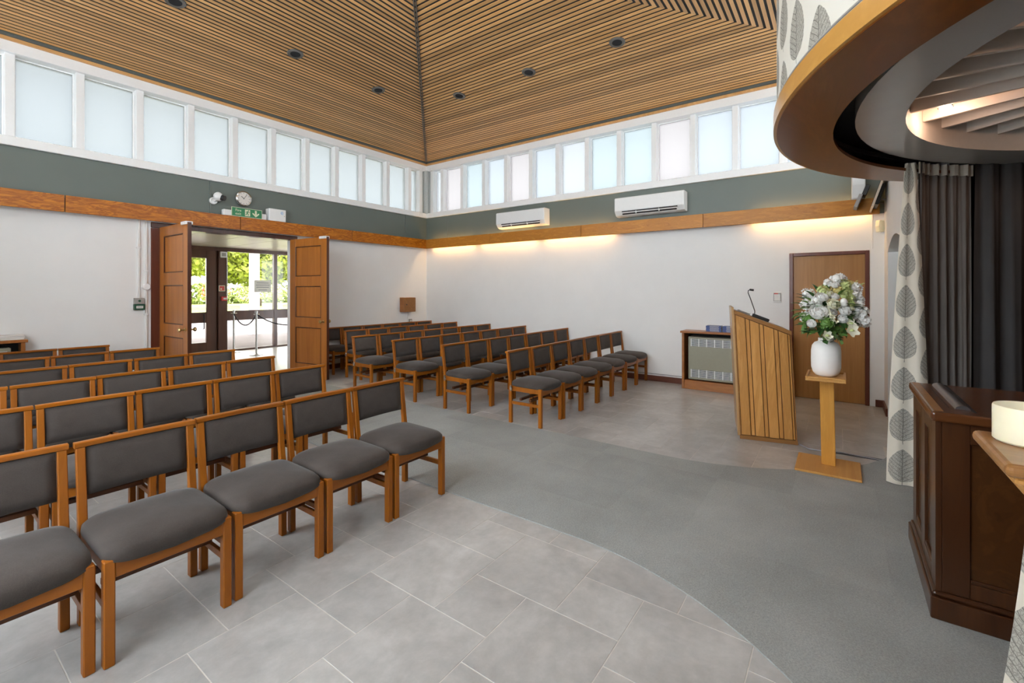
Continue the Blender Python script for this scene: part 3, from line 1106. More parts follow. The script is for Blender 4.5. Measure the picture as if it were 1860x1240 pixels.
# outdoors
struct(MB().box(-60, 60, 4.6, 90, -.5, -.03).build('lawn', 'lawn'), 'bright green memorial lawn')
struct(MB().box(-40, 40, 4.6, 19.5, -.03, -.02).build('path', 'path'), 'pale forecourt before the lobby')
b = MB()
b.box(-14, 10, 4.6, 10.2, 3.05, 3.2)
struct(b.build('roof_portico', 'lobby_ceiling'), 'cream portico roof outside the lobby')
for k, (x, y) in enumerate(((.27, 8.9), (-3.05, 8.9))):
    c = MB()
    c.lathe([(.19, -.02), (.19, .06), (.165, .10), (.165, 2.95), (.20, 3.0), (.20, 3.05)], 28)
    struct(c.build('column_%d' % (k + 1), 'column', smooth='auto', loc=(x, y, 0)), 'white round portico column')


def leaf_cloud(center, rad, count, size, rnd):
    m = MB()
    for _ in range(count):
        while True:
            p = Vector((rnd.uniform(-1, 1), rnd.uniform(-1, 1), rnd.uniform(-1, 1)))
            if p.length < 1:
                break
        d = p.normalized()
        rr = .55 + .45 * noise.noise(d * 2.3 + Vector(center) * .37)
        p = d * (p.length ** .35) * (rr + .35)
        c = Vector((center[0] + p.x * rad[0], center[1] + p.y * rad[1], center[2] + p.z * rad[2]))
        a = Vector((rnd.uniform(-1, 1), rnd.uniform(-1, 1), rnd.uniform(-1, 1))).normalized()
        bb = a.cross(Vector((rnd.uniform(-1, 1), rnd.uniform(-1, 1), rnd.uniform(-1, 1)))).normalized()
        s_ = size * rnd.uniform(.6, 1.3)
        m.add([c - a * s_, c + bb * s_ * .5, c + a * s_, c - bb * s_ * .5], [(0, 1, 2, 3)])
    return m


rnd = random.Random(3)
for k, (x, y, rx, h, lab) in enumerate(((4.5, 37, 5.0, 2.6, 'broad leafy green tree beyond the lawn, straight behind the lobby door'),
                                        (15.0, 40, 5.2, 2.7, 'broad leafy green tree beyond the lawn, behind the brown lobby post'),
                                        (25.5, 42, 5.2, 2.7, 'broad leafy green tree beyond the lawn, behind the white column'),
                                        (36.5, 43, 5.4, 2.7, 'broad leafy green tree beyond the lawn, by the right entrance door'))):
    t = thing('tree', lab, 'tree', (x, y, -.03), 0, 'trees beyond the lawn')
    MB().tube([(0, 0, 0), (.1, 0, 1.6), (0, .1, 3.4), (.2, 0, 6)], [.28, .22, .2, .1], 10).build('trunk', 'bark', t, smooth=True)
    m = leaf_cloud((0, 0, h + 2.1), (rx, rx * .7, 3.0), 7000, .30, rnd)
    m2 = leaf_cloud((0, 0, h + .9), (rx * .85, rx * .55, 1.2), 2600, .28, rnd)
    m.add(m2.v, m2.f)
    tag(m.build('crown', 'tree_leaf', t, fix=False), kind='stuff')
m = MB()
for k in range(11):
    q = leaf_cloud((-6 + k * 5.2, 52, .9), (3.4, 1.4, 1.5), 900, .28, rnd)
    m.add(q.v, q.f)
tag(m.build('hedge', 'bush_leaf', fix=False), 'long pale green hedge along the far edge of the lawn', 'hedge', kind='stuff')
bushes = [(3.4, 27, 1.0, 'rose_pink'), (6.4, 28, 1.1, 'rose_red'), (8.0, 26.5, .9, 'rose_pink'), (10.6, 28, 1.0, 'rose_pink'), (13.2, 28.5, 1.0, 'rose_pink'), (16.0, 29, 1.1, 'rose_pink'), (18.6, 29, 1.0, 'rose_red'), (21.4, 30, 1.0, 'rose_pink')]
for k, (x, y, s_, mt) in enumerate(bushes):
    col_ = 'red' if mt == 'rose_red' else 'pink and white'
    t = thing('rose_bush', 'small rose bush with %s blooms, %s along the lawn from the left' % (col_, ['first', 'second', 'third', 'fourth', 'fifth', 'sixth', 'seventh', 'eighth'][k]), 'bush', (x, y, -.03), 0, 'rose bushes on the lawn')
    MB().tube([(0, 0, 0), (.04, 0, .5), (0, .02, 1.1)], .035, 6).build('stem', 'bark', t)
    tag(leaf_cloud((0, 0, 1.35 * s_), (.95 * s_, .8 * s_, .62 * s_), 620, .10, rnd).build('foliage', 'bush_leaf', t, fix=False), kind='stuff')
    tag(leaf_cloud((0, -.1, 1.45 * s_), (.95 * s_, .85 * s_, .62 * s_), 260, .085, rnd).build('blossoms', mt, t, fix=False), kind='stuff')
for k in range(9):
    x, y = 5.2 + k * 1.9, 24.4 + (k % 3) * .8
    t = tag(MB().prism([(-.22, 0), (.22, 0), (.22, .5), (.12, .62), (-.12, .62), (-.22, .5)], -.05, .05, 'y').build('headstone', 'stone', None, .01, loc=(x, y, -.03)),
            'pale memorial stone on the sunny lawn, %s from the left' % ['first', 'second', 'third', 'fourth', 'fifth', 'sixth', 'seventh', 'eighth', 'ninth'][k], 'headstone', 'memorial stones on the lawn')

# ================================================================== WALL FITTINGS, LEFT WALL
YF = YW - .012
t = thing('security_camera', 'white dome security camera on the green wall left of the clock', 'camera', (-4.375, YF, 2.90))
MB().lathe([(.055, 0), (.055, .035), (.045, .045)], 20, Matrix.Rotation(R(90), 4, 'X')).build('mount', 'plastic_white', t, smooth='auto')
MB().tube([(0, -.045, 0), (.02, -.085, .03)], .022, 10).build('arm', 'plastic_white', t)
mt = Matrix.Translation((.03, -.13, .055)) @ Matrix.Rotation(R(62), 4, 'X') @ Matrix.Rotation(R(-40), 4, 'Y')
MB().lathe([(.012, .07), (.04, .062), (.06, .04), (.066, .0), (.06, -.04), (.045, -.055)][::-1], 20, mt).build('housing', 'plastic_white', t, smooth='auto')
MB().tube([(.055, -.16, .045), (.085, -.205, .03)], [.047, .04], 16).build('lens', 'black', t)
tag(MB().box(-4.42, -4.40, YF - .012, YF, RZ1 + .01, ZS).build('conduit', 'green', None, .002), 'grey painted conduit strip up the green wall behind the camera', 'conduit')

t = thing('wall_clock', 'round chrome wall clock with cream face above the exit sign', 'clock', (-3.945, YF, 3.0))
rx = Matrix.Rotation(R(90), 4, 'X')
MB().lathe([(.118, 0), (.128, .02), (.128, .045), (.118, .062), (.104, .066), (.100, .052)], 40, rx).build('rim', 'chrome', t, smooth='auto')
MB().lathe([(.100, .03), (.100, .0538)], 36, rx).build('face', 'face', t, smooth='auto')
m = MB()
for h in range(12):
    a = R(30 * h)
    mm = Matrix.Rotation(-a, 4, 'Y')
    m.box(-.003, .003, -.056, -.0535, .078, .094, mm)
m.build('hour_marks', 'ink', t)
MB().box(-.004, .004, -.058, -.0555, -.01, .052, Matrix.Rotation(R(-50), 4, 'Y')).build('hour_hand', 'black', t)
MB().box(-.0025, .0025, -.060, -.058, -.012, .078, Matrix.Rotation(R(35), 4, 'Y')).build('minute_hand', 'black', t)

t = thing('emergency_light', 'long white emergency light fitting behind the exit sign', 'light', (-3.935, .062, RZ1))
MB().box(-.33, .33, -.03, .05, .002, .098).build('body', 'plastic_white', t, .008)
t = thing('fire_exit_sign', 'green Fire exit sign with running figure and down arrow', 'sign', (-3.925, .012, RZ1 + .004))
MB().box(-.235, .235, 0, .006, .0, .145).build('plate', 'sign_cream', t)
MB().box(-.228, .228, -.0015, 0, .007, .138).build('field', 'sign_green', t)
text_mesh('Fire', .058, 'lettering', 'sign_cream', t, (-.180, -.0028, .080), (R(90), 0, 0))
text_mesh('exit', .058, 'lettering', 'sign_cream', t, (-.180, -.0028, .026), (R(90), 0, 0))
MB().box(-.035, .045, -.0025, -.0015, .020, .124).build('figure_panel', 'sign_cream', t)
m = MB()
m.lathe([(.0085, 0), (.0085, .001)], 10, Matrix.Translation((.018, -.0026, .110)) @ rx)


def flat_bar(m, p, q, wd, y=-.0036):
    p, q = Vector((p[0], y, p[1])), Vector((q[0], y, q[1]))
    d = (q - p).normalized()
    s_ = Vector((-d.z, 0, d.x)) * wd / 2
    m.add([p - s_, q - s_, q + s_, p + s_, *(v + Vector((0, .001, 0)) for v in (p - s_, q - s_, q + s_, p + s_))],
          [(0, 1, 2, 3), (7, 6, 5, 4), (0, 4, 5, 1), (1, 5, 6, 2), (2, 6, 7, 3), (3, 7, 4, 0)])


for seg in (((.012, .098), (-.002, .066), .016), ((-.002, .068), (.018, .050), .011), ((.018, .050), (.014, .030), .009), ((-.002, .068), (-.014, .046), .011), ((-.014, .046), (-.030, .040), .009),
            ((.010, .096), (-.012, .088), .008), ((-.012, .088), (-.022, .074), .007), ((.012, .094), (.030, .082), .008), ((.030, .082), (.038, .092), .007)):
    flat_bar(m, *seg)
m.build('running_figure', 'sign_green', t)
m = MB()
m.add([(p[0], -.0028, p[1]) for p in ((.118, .124), (.148, .124), (.148, .060), (.172, .084), (.186, .084), (.186, .066), (.133, .018), (.080, .066), (.080, .084), (.094, .084), (.118, .060))], [tuple(range(11))])
m.build('arrow', 'sign_cream', t)

t = thing('control_box', 'white square control box on the rail right of the exit sign', 'box', (-3.435, .055, RZ1 + .002))
MB().box(-.14, .14, -.055, .083, 0, .205).build('body', 'plastic_white', t, .006)
m = MB()
m.tube([(.075 + .022 * math.cos(a), -.0565, .145 + .022 * math.sin(a)) for a in [R(40 + 280 * i / 12) for i in range(13)]], .0035, 5)
m.box(.062, .095, -.058, -.055, .143, .149)
m.build('logo', 'logo', t)
MB().lathe([(.006, 0), (.006, .003)], 8, Matrix.Translation((.112, -.055, .095)) @ rx).build('lamp', 'brass', t)

for (x, z0, lab) in ((-5.30, 1.38, 'white conduit running down to the green call point'), (-5.215, .09, 'white conduit beside the entrance jamb with a round box')):
    t = thing('conduit', lab, 'conduit', (x, YW, 0))
    MB().box(-.014, .014, -.022, 0, z0, 2.50).build('trunking', 'plastic_white', t, .004)
    for z in ((2.1,) if z0 > 1 else (.62, 1.17, 1.78)):
        MB().box(-.024, .024, -.027, 0, z - .012, z + .012).build('clip', 'plastic_white', t, .002)
    if z0 < 1:
        MB().lathe([(.045, 0), (.045, .04), (.040, .046)], 20, Matrix.Translation((0, 0, 1.555)) @ rx).build('junction_box', 'plastic_white', t, smooth='auto')
t = thing('door_release', 'green emergency door release below a grey key switch', 'alarm', (-5.30, YW, 1.235))
MB().box(-.055, .055, -.05, 0, .082, .165).build('key_switch', 'plastic_grey', t, .003)
MB().lathe([(.016, 0), (.016, .006)], 14, Matrix.Translation((0, -.05, .125)) @ rx).build('key_barrel', 'callgreen', t)
cp_ = MB().box(-.06, .06, -.06, 0, 0, .08).build('call_point', 'callgreen', t, .004)
MB().box(-.038, .038, -.063, -.06, .022, .055).build('press_plate', 'paper', cp_)
MB().box(-.03, .03, -.0645, -.063, .036, .041).build('lettering', 'ink', t)

t = thing('wall_cupboard', 'small brown wooden wall box above the back row in the corner', 'cupboard', (-.486, YW, 1.03))
MB().box(-.17, .17, -.13, 0, .0, .32).build('case', 'heater_wood', t, .003)
cd_ = MB().box(-.165, .165, -.146, -.131, .005, .315).build('door', 'oak_rail', t, .002)
MB().lathe([(.012, 0), (.012, .012)], 12, Matrix.Translation((-.10, -.146, .165)) @ rx).build('knob', 'black', cd_)
tag(MB().tube([(-.43, YW - .012, 1.03), (-.425, YW - .012, .95), (-.44, YW - .012, .88), (-.435, YW - .012, .80)], .008, 6).build('cable', 'plastic_white'), 'white cable hanging below the small wooden wall box', 'cable')
t = thing('wall_socket', 'small grey wall socket below the wooden wall box', 'socket', (-.36, YW, .82))
MB().box(-.043, .043, -.03, 0, -.043, .043).build('plate', 'plastic_grey', t, .004)
MB().box(-.015, .015, -.033, -.03, -.012, .012).build('switch', 'plastic_white', t, .001)

# ================================================================== WALL FITTINGS, RIGHT WALL
def aircon(y0_, y1_, z0_, label):
    t = thing('air_conditioner', label, 'air conditioner', (XW - .012, (y0_ + y1_) / 2, z0_), 0, 'air conditioners on the green wall')
    L = abs(y1_ - y0_) / 2
    H_, D = .315, .205
    prof = [(0, 0), (-.10, 0), (-D + .055, .018), (-D + .008, .075), (-D, .085), (-D, H_ - .02), (-D + .02, H_), (0, H_)]
    MB().prism([(p[0], p[1]) for p in prof], -L, L, 'y').build('body', 'plastic_white', t, .006, 2)
    MB().prism([(-D - .006, .088), (-D - .006, H_ - .015), (-D, H_ - .01), (-D, .088)], -L + .01, L - .01, 'y').build('front_panel', 'plastic_white', t, .002)
    sl = Vector((-D + .008 + D - .055, 0, .075 - .018))
    m = MB()
    m.prism([(-D - .0015, .078), (-D + .012, .060), (-D + .02, .066), (-D + .006, .084)], -L + .10, L - .13, 'y')
    m.prism([(-D + .018, .052), (-D + .040, .026), (-D + .048, .032), (-D + .026, .058)], -L + .12, L - .13, 'y')
    m.build('air_slot', 'black', t)
    MB().prism([(-D + .007, .062), (-D + .021, .045), (-D + .025, .05), (-D + .011, .067)], -L + .09, L - .12, 'y').build('louvre', 'plastic_white', t)
    for q in (-.18, .2):
        MB().box(-D + .002, -D + .03, q - .006, q + .006, .03, .072).build('louvre_pin', 'plastic_white', t)
    return t


aircon(-2.10, -3.25, 2.765, 'white air conditioner nearest the far corner')
aircon(-4.66, -5.81, 2.765, 'white air conditioner nearer the side door')

t = thing('heater_cabinet', 'brown wooden cabinet with an olive gas heater beside the lectern', 'heater', (XW - .021, -6.50, 0))
HL = .69
for yy in (-HL, HL - .035):
    MB().box(-.31, -.0, yy, yy + .035, 0, .855).build('side', 'heater_wood', t, .002)
MB().box(-.335, 0, -HL - .02, HL + .02, .855, .885).build('top', 'heater_wood', t, .004)
MB().box(-.30, -.02, -HL + .035, HL - .035, 0, .135).build('plinth', 'heater_wood', t, .002)
MB().box(-.04, 0, -HL + .035, HL - .035, .135, .855).build('back', 'void', t)
ht = MB().box(-.275, -.05, -HL + .085, HL - .085, .15, .80).build('heater_casing', 'heater', t, .008)
for (z0_, z1_) in ((.185, .305), (.655, .770)):
    MB().box(-.278, -.274, -HL + .13, HL - .13, z0_, z1_).build('grille_recess', 'black', ht)
    m = MB()
    nb = 7
    for q in range(nb):
        z = z0_ + (z1_ - z0_) * (q + .5) / nb
        m.box(-.286, -.278, -HL + .13, HL - .13, z - .0028, z + .0028)
    for q in range(11):
        yy = -HL + .13 + (2 * HL - .26) * q / 10
        m.box(-.288, -.278, yy - .005, yy + .005, z0_, z1_)
    m.build('grille', 'grille', ht)


def books(x, y, z, n, ax, label, stackn, grp, w_=.13, d_=.21, th=.0145):
    for k in range(n):
        o = MB()
        t = thing('hymn_book', label % (['bottom', 'second', 'third', 'fourth', 'fifth', 'sixth', 'seventh', 'eighth'][k]), 'book', (x + random.uniform(-.003, .003), y + random.uniform(-.004, .004), z + k * th), random.uniform(-.03, .03), grp)
        hx, hy = (d_ / 2, w_ / 2) if ax == 'y' else (w_ / 2, d_ / 2)
        MB().box(-hx + .004, hx - .004, -hy + .004, hy - .002, .0015, th - .0016).build('pages', 'paper', t)
        m = MB().box(-hx, hx, -hy, hy, 0, .0013).box(-hx, hx, -hy, hy, th - .0016, th - .0003)
        if ax == 'y':
            m.box(-hx - .001, -hx + .002, -hy, hy, 0, th - .0003)
        else:
            m.box(-hx, hx, -hy - .001, -hy + .002, 0, th - .0003)
        m.build('cover', 'blue', t)
        if ax == 'y':
            MB().box(-hx - .0018, -hx - .001, -hy * .7, hy * .5, th * .35, th * .62).build('spine_text', 'paper', t)
        else:
            MB().box(-hx * .7, hx * .5, -hy - .0018, -hy - .001, th * .35, th * .62).build('spine_text', 'paper', t)


books(.0, -6.245, .8855, 6, 'y', 'blue hymn book, %s of the stack nearer the wall heater end', 0, 'blue books on the heater cabinet', .215, .15)
books(.0, -6.475, .8855, 6, 'y', 'blue hymn book, %s of the stack hidden partly by the lectern', 0, 'blue books on the heater cabinet', .215, .15)

t = thing('room_controller', 'small white wall controller with red lamp beside the side door', 'switch', (XW, -7.055, 1.40))
MB().box(-.018, 0, -.05, .05, -.065, .075).build('plate', 'plastic_white', t, .003)
MB().box(-.022, -.018, -.046, .046, -.05, .072).build('bezel', 'plastic_grey', t, .002)
MB().box(-.024, -.022, -.038, .038, -.042, .050).build('screen', 'paper', t)
MB().box(-.024, -.022, -.012, .038, .052, .066).build('lamp', 'red', t)
t = thing('motion_sensor', 'small cream motion sensor in the corner above the side door', 'sensor', (XW - .045, YC + .045, 2.33), R(45))
MB().prism([(-.035, -.075), (.035, -.075), (.045, 0), (.035, .075), (-.035, .075), (-.045, 0)], -.03, .03, 'x').build('body', 'candle', t, .006)
tag(MB().box(XW - .014, XW, -8.135, -8.12, 2.05, 2.49).build('conduit', 'plastic_white', None, .002), 'thin white conduit on the wall above the side door', 'conduit')
tag(MB().tube([(XW - .012, -3.2, .125), (XW - .012, -4.4, .118), (XW - .012, -5.77, .12)], .006, 6).build('cable', 'cable'), 'thin grey cable clipped above the skirting by the heater', 'cable')

t = thing('wall_speaker', 'white curved wall speaker high up by the canopy', 'speaker', (XW - .012, -7.98, 2.86))
MB().prism([(0, .2), (0, -.16), (-.12, -.185), (-.17, -.165), (-.22, 0), (-.225, .2)], -.07, .07, 'y').build('body', 'plastic_white', t, .01, 2)
MB().prism([(-.19, -.09), (-.221, .01), (-.226, .15), (-.221, .15), (-.215, .01), (-.185, -.09)], -.055, .055, 'y').build('front_grille', 'plastic_white', t, .002)

t = thing('wall_monitor', 'tilted wall monitor seen edge on, bracketed in the corner over the side door', 'monitor', (-.22, -8.10, 2.50), 0, rot=(R(17), 0, 0))
MB().box(-.33, .33, -.012, .012, .0, .43).build('panel', 'peach', t, .003)
MB().box(-.32, .32, .012, .016, .012, .418).build('screen', 'black', t)
MB().box(-.2, .2, -.05, -.012, .05, .30).build('back_housing', 'black', t, .006)
m = MB()
for x in (-.12, .12):
    m.tube([(x, -.04, .12), (x, -.10, .13)], .012, 6)
m.build('bracket_arm', 'hipmetal', t)
t = thing('amplifier_unit', 'dark electronics tray bracketed above the side door', 'electronics', (-.10, -7.985, 2.66), 0, rot=(R(20), 0, 0))
MB().box(-.16, .16, -.02, .02, -.12, .05).build('tray', 'plastic_grey', t, .004)
MB().box(-.12, .12, -.05, -.005, .05, .18).build('case', 'black', t, .004)
m = MB().tube([(.14, .0, .0), (.23, .0, .02)], .012, 6)
m.build('bracket_arm', 'hipmetal', t)

# ---- heater cabinet at the left end of the left wall
t = thing('heater_cabinet', 'brown wooden heater cabinet at the left end of the entrance wall', 'heater', (-7.15, YW - .021, 0))
HL = .735
for xx in (-HL, HL - .035):
    MB().box(xx, xx + .035, -.215, 0, 0, .90).build('side', 'heater_wood', t, .002)
MB().box(-HL - .02, HL + .02, -.235, 0, .90, .932).build('top', 'heater_wood', t, .004)
MB().box(-HL + .035, HL - .035, -.20, -.02, 0, .135).build('plinth', 'heater_wood', t, .002)
MB().box(-HL + .035, HL - .035, -.03, 0, .135, .90).build('back', 'void', t)
ht = MB().box(-HL + .11, HL - .11, -.19, -.04, .15, .845).build('heater_casing', 'heater', t, .008)
m = MB()
for q in range(7):
    m.box(-HL + .14, HL - .14, -.198, -.19, .70 + .017 * q, .708 + .017 * q)
m.build('grille', 'grille', ht)
books(-6.82, .03, .9325, 6, 'x', 'blue hymn book, %s of the stack at the left end of the entrance wall', 0, 'blue books on the left heater cabinet', .30, .17)
for k in range(3):
    tag(MB().box(-.13, .13, -.09, .09, 0, .018).build('paper_stack', 'paper', None, .004, loc=(-6.55, .02, .9325 + .0185 * k)),
        'pile of white service sheets beside the blue books, %s layer' % ['lowest', 'middle', 'top'][k], 'paper', 'service sheets on the left heater cabinet')

# ================================================================== CHAIRS
def make_chair():
    t = thing('stacking_chair', 'x', 'chair')
    # seat: crowned pad with drooping front
    W2, D2 = .2335, .222
    m = MB()
    NR, NS = 7, 40
    rings = [(.985, -.022), (1.012, -.010), (1.0, .010), (.94, .024), (.76, .036), (.45, .043), (0.06, .046)]

    def outline(a, s_):
        ca, sa = math.cos(a), math.sin(a)
        e = .30
        x = W2 * s_ * math.copysign(abs(ca) ** e, ca)
        y = D2 * s_ * math.copysign(abs(sa) ** e, sa)
        return x, y
    o = len(m.v)
    for (s_, z) in rings:
        for k in range(NS):
            x, y = outline(2 * math.pi * k / NS, s_)
            front = max(0, -y / D2)
            zz_ = .440 + z + .012 * (1 - (x / W2) ** 2) * (1 if z > 0 else -1.5 * front) - .014 * front ** 3 * (1 if z > -.02 else .3)
            zz_ += .006 * max(0, y / D2) ** 2
            m.v.append((x, y - .008 - .012 * front * (1 - (x / W2) ** 2), zz_))
    for i in range(NR - 1):
        for k in range(NS):
            a, b2 = i * NS + k, i * NS + (k + 1) % NS
            m.f.append((a, b2, b2 + NS, a + NS))
    m.f.append(tuple(range(NS))[::-1])
    m.f.append(tuple((NR - 1) * NS + k for k in range(NS)))
    m.build('seat', 'fabric', t, smooth=True)
    # backrest pad
    L = .196

    def bp(side):
        def P(u, v):
            x = -L + 2 * L * u
            z = .566 + .219 * v
            y = .214 + (z - .45) * .095
            bow = .020 * (1 - (x / L) ** 2)
            ed = (1 - (2 * u - 1) ** 8) * (1 - (2 * v - 1) ** 8)
            return Vector((x, y + bow * .6 + side * (.004 + .013 * ed), z))
        return P
    m = MB()
    nu, nv = 10, 5
    m.grid(bp(-1), nu, nv)
    m.grid(bp(1), nu, nv)
    o2 = (nu + 1) * (nv + 1)
    per = [i for i in range(nu + 1)] + [j * (nu + 1) + nu for j in range(1, nv + 1)] + [nv * (nu + 1) + i for i in range(nu - 1, -1, -1)] + [j * (nu + 1) for j in range(nv - 1, 0, -1)]
    for i in range(len(per)):
        a, b2 = per[i], per[(i + 1) % len(per)]
        m.f.append((a, b2, b2 + o2, a + o2))
    m.build('backrest', 'fabric', t, smooth=True)
    for sx in (-1, 1):
        x = sx * .215
        MB().box(x - .0185, x + .0185, -.219, -.178, 0, .425).build('leg', 'chair_wood', t, .004)
        # rear leg and back post in one bent piece
        prof = [(.180, 0), (.222, 0), (.222, .40), (.226, .50), (.262, .785), (.234, .785), (.196, .50), (.182, .42)]
        MB().prism(prof, x - .0165, x + .0165, 'x').build('leg', 'chair_wood', t, .003)
        MB().box(x - .011, x + .011, -.180, .184, .365, .425).build('side_rail', 'chair_wood', t, .002)
        MB().box(x - .009, x + .009, -.180, .184, .215, .248).build('stretcher', 'chair_wood', t, .002)
    MB().box(-.197, .197, -.214, -.192, .348, .425).build('front_rail', 'chair_rail', t, .002)
    MB().box(-.197, .197, .185, .205, .365, .425).build('back_rail', 'chair_rail', t, .002)
    for y in (-.055, .075):
        MB().box(-.206, .206, y - .014, y + .014, .262, .290).build('cross_stretcher', 'chair_dark', t, .002)
    m = MB()

    def TR(u, v):
        x = -.236 + .472 * u
        a = 2 * math.pi * v
        bow = .010 * (1 - (2 * u - 1) ** 2)
        ca, sa = math.cos(a), math.sin(a)
        return Vector((x, .249 + bow + .021 * math.copysign(abs(ca) ** .5, ca), .796 + .013 * math.copysign(abs(sa) ** .5, sa)))
    nu, nv = 8, 12
    o = len(m.v)
    for i in range(nu + 1):
        for k in range(nv):
            m.v.append(tuple(TR(i / nu, k / nv)))
    for i in range(nu):
        for k in range(nv):
            a, b2 = i * nv + k, i * nv + (k + 1) % nv
            m.f.append((a, b2, b2 + nv, a + nv))
    m.f.append(tuple(range(nv))[::-1])
    m.f.append(tuple(nu * nv + k for k in range(nv)))
    m.build('top_rail', 'chair_rail', t, smooth='auto')
    return t


rows_l = [(-5.195, -5.206, 5, .486), (-5.18, -4.09, 5, .480), (-5.18, -3.14, 5, .480), (-5.178, -2.21, 4, .482), (-5.635, -1.26, 3, .480), (-5.92, -.42, 2, .480)]
rows_r = [(-2.975, -4.945, 7, .4765), (-2.975, -3.90, 7, .4765), (-2.97, -2.95, 7, .4765), (-2.98, -2.03, 7, .4765), (-2.46, -1.06, 6, .4765), (-2.46, -.26, 6, .4765)]
ORD = ['first', 'second', 'third', 'fourth', 'fifth', 'sixth', 'seventh']
ROW = ['front', 'second', 'third', 'fourth', 'fifth', 'back']
proto = make_chair()
used = False
rr = random.Random(11)
clip_me = None
for side, rows in (('l', rows_l), ('r', rows_r)):
    for ri, (x0_, y_, n_, pt) in enumerate(rows):
        for k in range(n_):
            x = x0_ - pt * k if side == 'l' else x0_ + pt * k
            loc = (x + rr.uniform(-.001, .001), y_ + rr.uniform(-.012, .012), 0)
            rz = rr.uniform(-.005, .005)
            where = 'aisle' if not (side == 'r' and ri > 3) else 'entrance door'
            lab = 'grey upholstered wooden chair, %s from the %s, %s row %s' % (ORD[k], where, ROW[ri], 'nearest the camera side' if side == 'l' else 'along the air-conditioned wall')
            if side == 'l':
                lab = 'grey upholstered wooden chair, %s from the aisle, %s row left of the aisle' % (ORD[k], ROW[ri])
            grp = 'chairs left of the aisle' if side == 'l' else 'chairs by the air-conditioned wall'
            if not used:
                used = True
                proto.location = loc
                proto.rotation_euler = (0, 0, rz)
                proto['label'] = lab
                proto['group'] = grp
                c = proto
            else:
                c = duplicate(proto, loc, rz, lab, grp)
            if side == 'r' and k == 0 and ri < 5:
                if clip_me is None:
                    mm = MB()
                    mm.tube([(-.252, .175 + .012 * math.cos(a), .40 + .032 * math.sin(a)) for a in [2 * math.pi * i / 14 for i in range(15)]], .0045, 6)
                    mm.box(-.256, -.232, .168, .182, .385, .415)
                    clip_me = mm.mesh('link_clip')
                    clip_me.materials.append(M['chrome'])
                link('link_clip', clip_me, c)['label'] = 'silver row-linking clip'

# ================================================================== LECTERN
t = thing('lectern', 'tall oak lectern with vertical boards and sloping top', 'lectern', (-2.288, -6.967, 0), R(12.3))
# local: +x away from camera (width), -y towards front wall (depth), side face at x=0
DEP, WID = .498, .58
LEAN = .062
ZT0, ZT1 = 1.305, 1.105      # top height at the congregation edge / speaker edge


def yl(y, z):      # sheared depth
    return y + LEAN * z / 1.3


def sheared(y0_, y1_, z0_, zt0, zt1):
    return [(yl(y0_, z0_), z0_), (yl(y1_, z0_), z0_), (yl(y1_, zt1), zt1), (yl(y0_, zt0), zt0)]


def ztop(y):
    return ZT0 + (ZT1 - ZT0) * (-y / DEP)


MB().prism(sheared(-.004, -DEP + .004, .03, ZT0 - .035, ZT1 - .035), .016, .034, 'x').build('side_panel', 'door_dark', t)  # dark panel puts the shade of the board grooves into colour
MB().prism(sheared(-.004, -DEP + .004, .03, ZT0 - .035, ZT1 - .035), WID - .034, WID - .012, 'x').build('side_panel', 'oak', t)
edges = [0.012, .100, .138, .222, .259, .347, .386, .464, .486]
for i in range(8):
    a, b2 = -edges[i] - .0028, -edges[i + 1] + .0028
    wide = i % 2 == 0
    m = MB().prism(sheared(a, b2, .045, ztop(a) - .045, ztop(b2) - .045), (-.008 if wide else .006), .016, 'x')
    m.build('board', 'oak', t, .0015)
m = MB().prism(sheared(.0, -.012, .03, ZT0 - .03, ZT0 - .035), -.002, .02, 'x')
m.prism(sheared(-.488, -DEP, .03, ZT1 - .033, ZT1 - .036), -.002, .02, 'x')
m.build('edge_strip', 'oak_rail', t, .002)
MB().prism([(yl(.004, 0), .0), (yl(-DEP - .004, 0), .0), (yl(-DEP - .004, .04), .04), (yl(.004, .04), .04)], -.012, WID, 'x').build('plinth', 'oak_rail', t, .003)
m = MB()
m.prism([(yl(0, .03), .03), (yl(.022, .03), .03), (yl(.022, ZT0), ZT0 + .028), (yl(0, ZT0), ZT0 + .028)], .0, WID, 'x')
m.build('front_panel', 'oak_pale', t, .002)
m = MB()
m.prism([(yl(0, ZT0) + .0, ZT0 - .04), (yl(-DEP, ZT1) - .004, ZT1 - .04), (yl(-DEP, ZT1) - .004, ZT1), (yl(0, ZT0), ZT0)], -.010, .012, 'x')
m.build('top_rail', 'oak_rail', t, .003)
m = MB()
m.prism([(yl(0, ZT0), ZT0 - .018), (yl(-DEP, ZT1), ZT1 - .018), (yl(-DEP, ZT1), ZT1 - .002), (yl(0, ZT0), ZT0 - .002)], .012, WID - .012, 'x')
m.build('reading_board', 'oak_rail', t, .002)
m = MB()
m.prism([(yl(-DEP, .03), .03), (yl(-DEP + .02, .03), .03), (yl(-DEP + .02, ZT1), ZT1 - .03), (yl(-DEP, ZT1), ZT1 - .035)], .034, WID - .034, 'x')
m.build('back_panel', 'oak', t, .002)

# gooseneck microphone and papers on the lectern
sl = math.atan2(ZT0 - ZT1, DEP)
rt = R(12.3)


def lec(x, y, z):
    return (-2.288 + x * math.cos(rt) - y * math.sin(rt), -6.967 + x * math.sin(rt) + y * math.cos(rt), z)


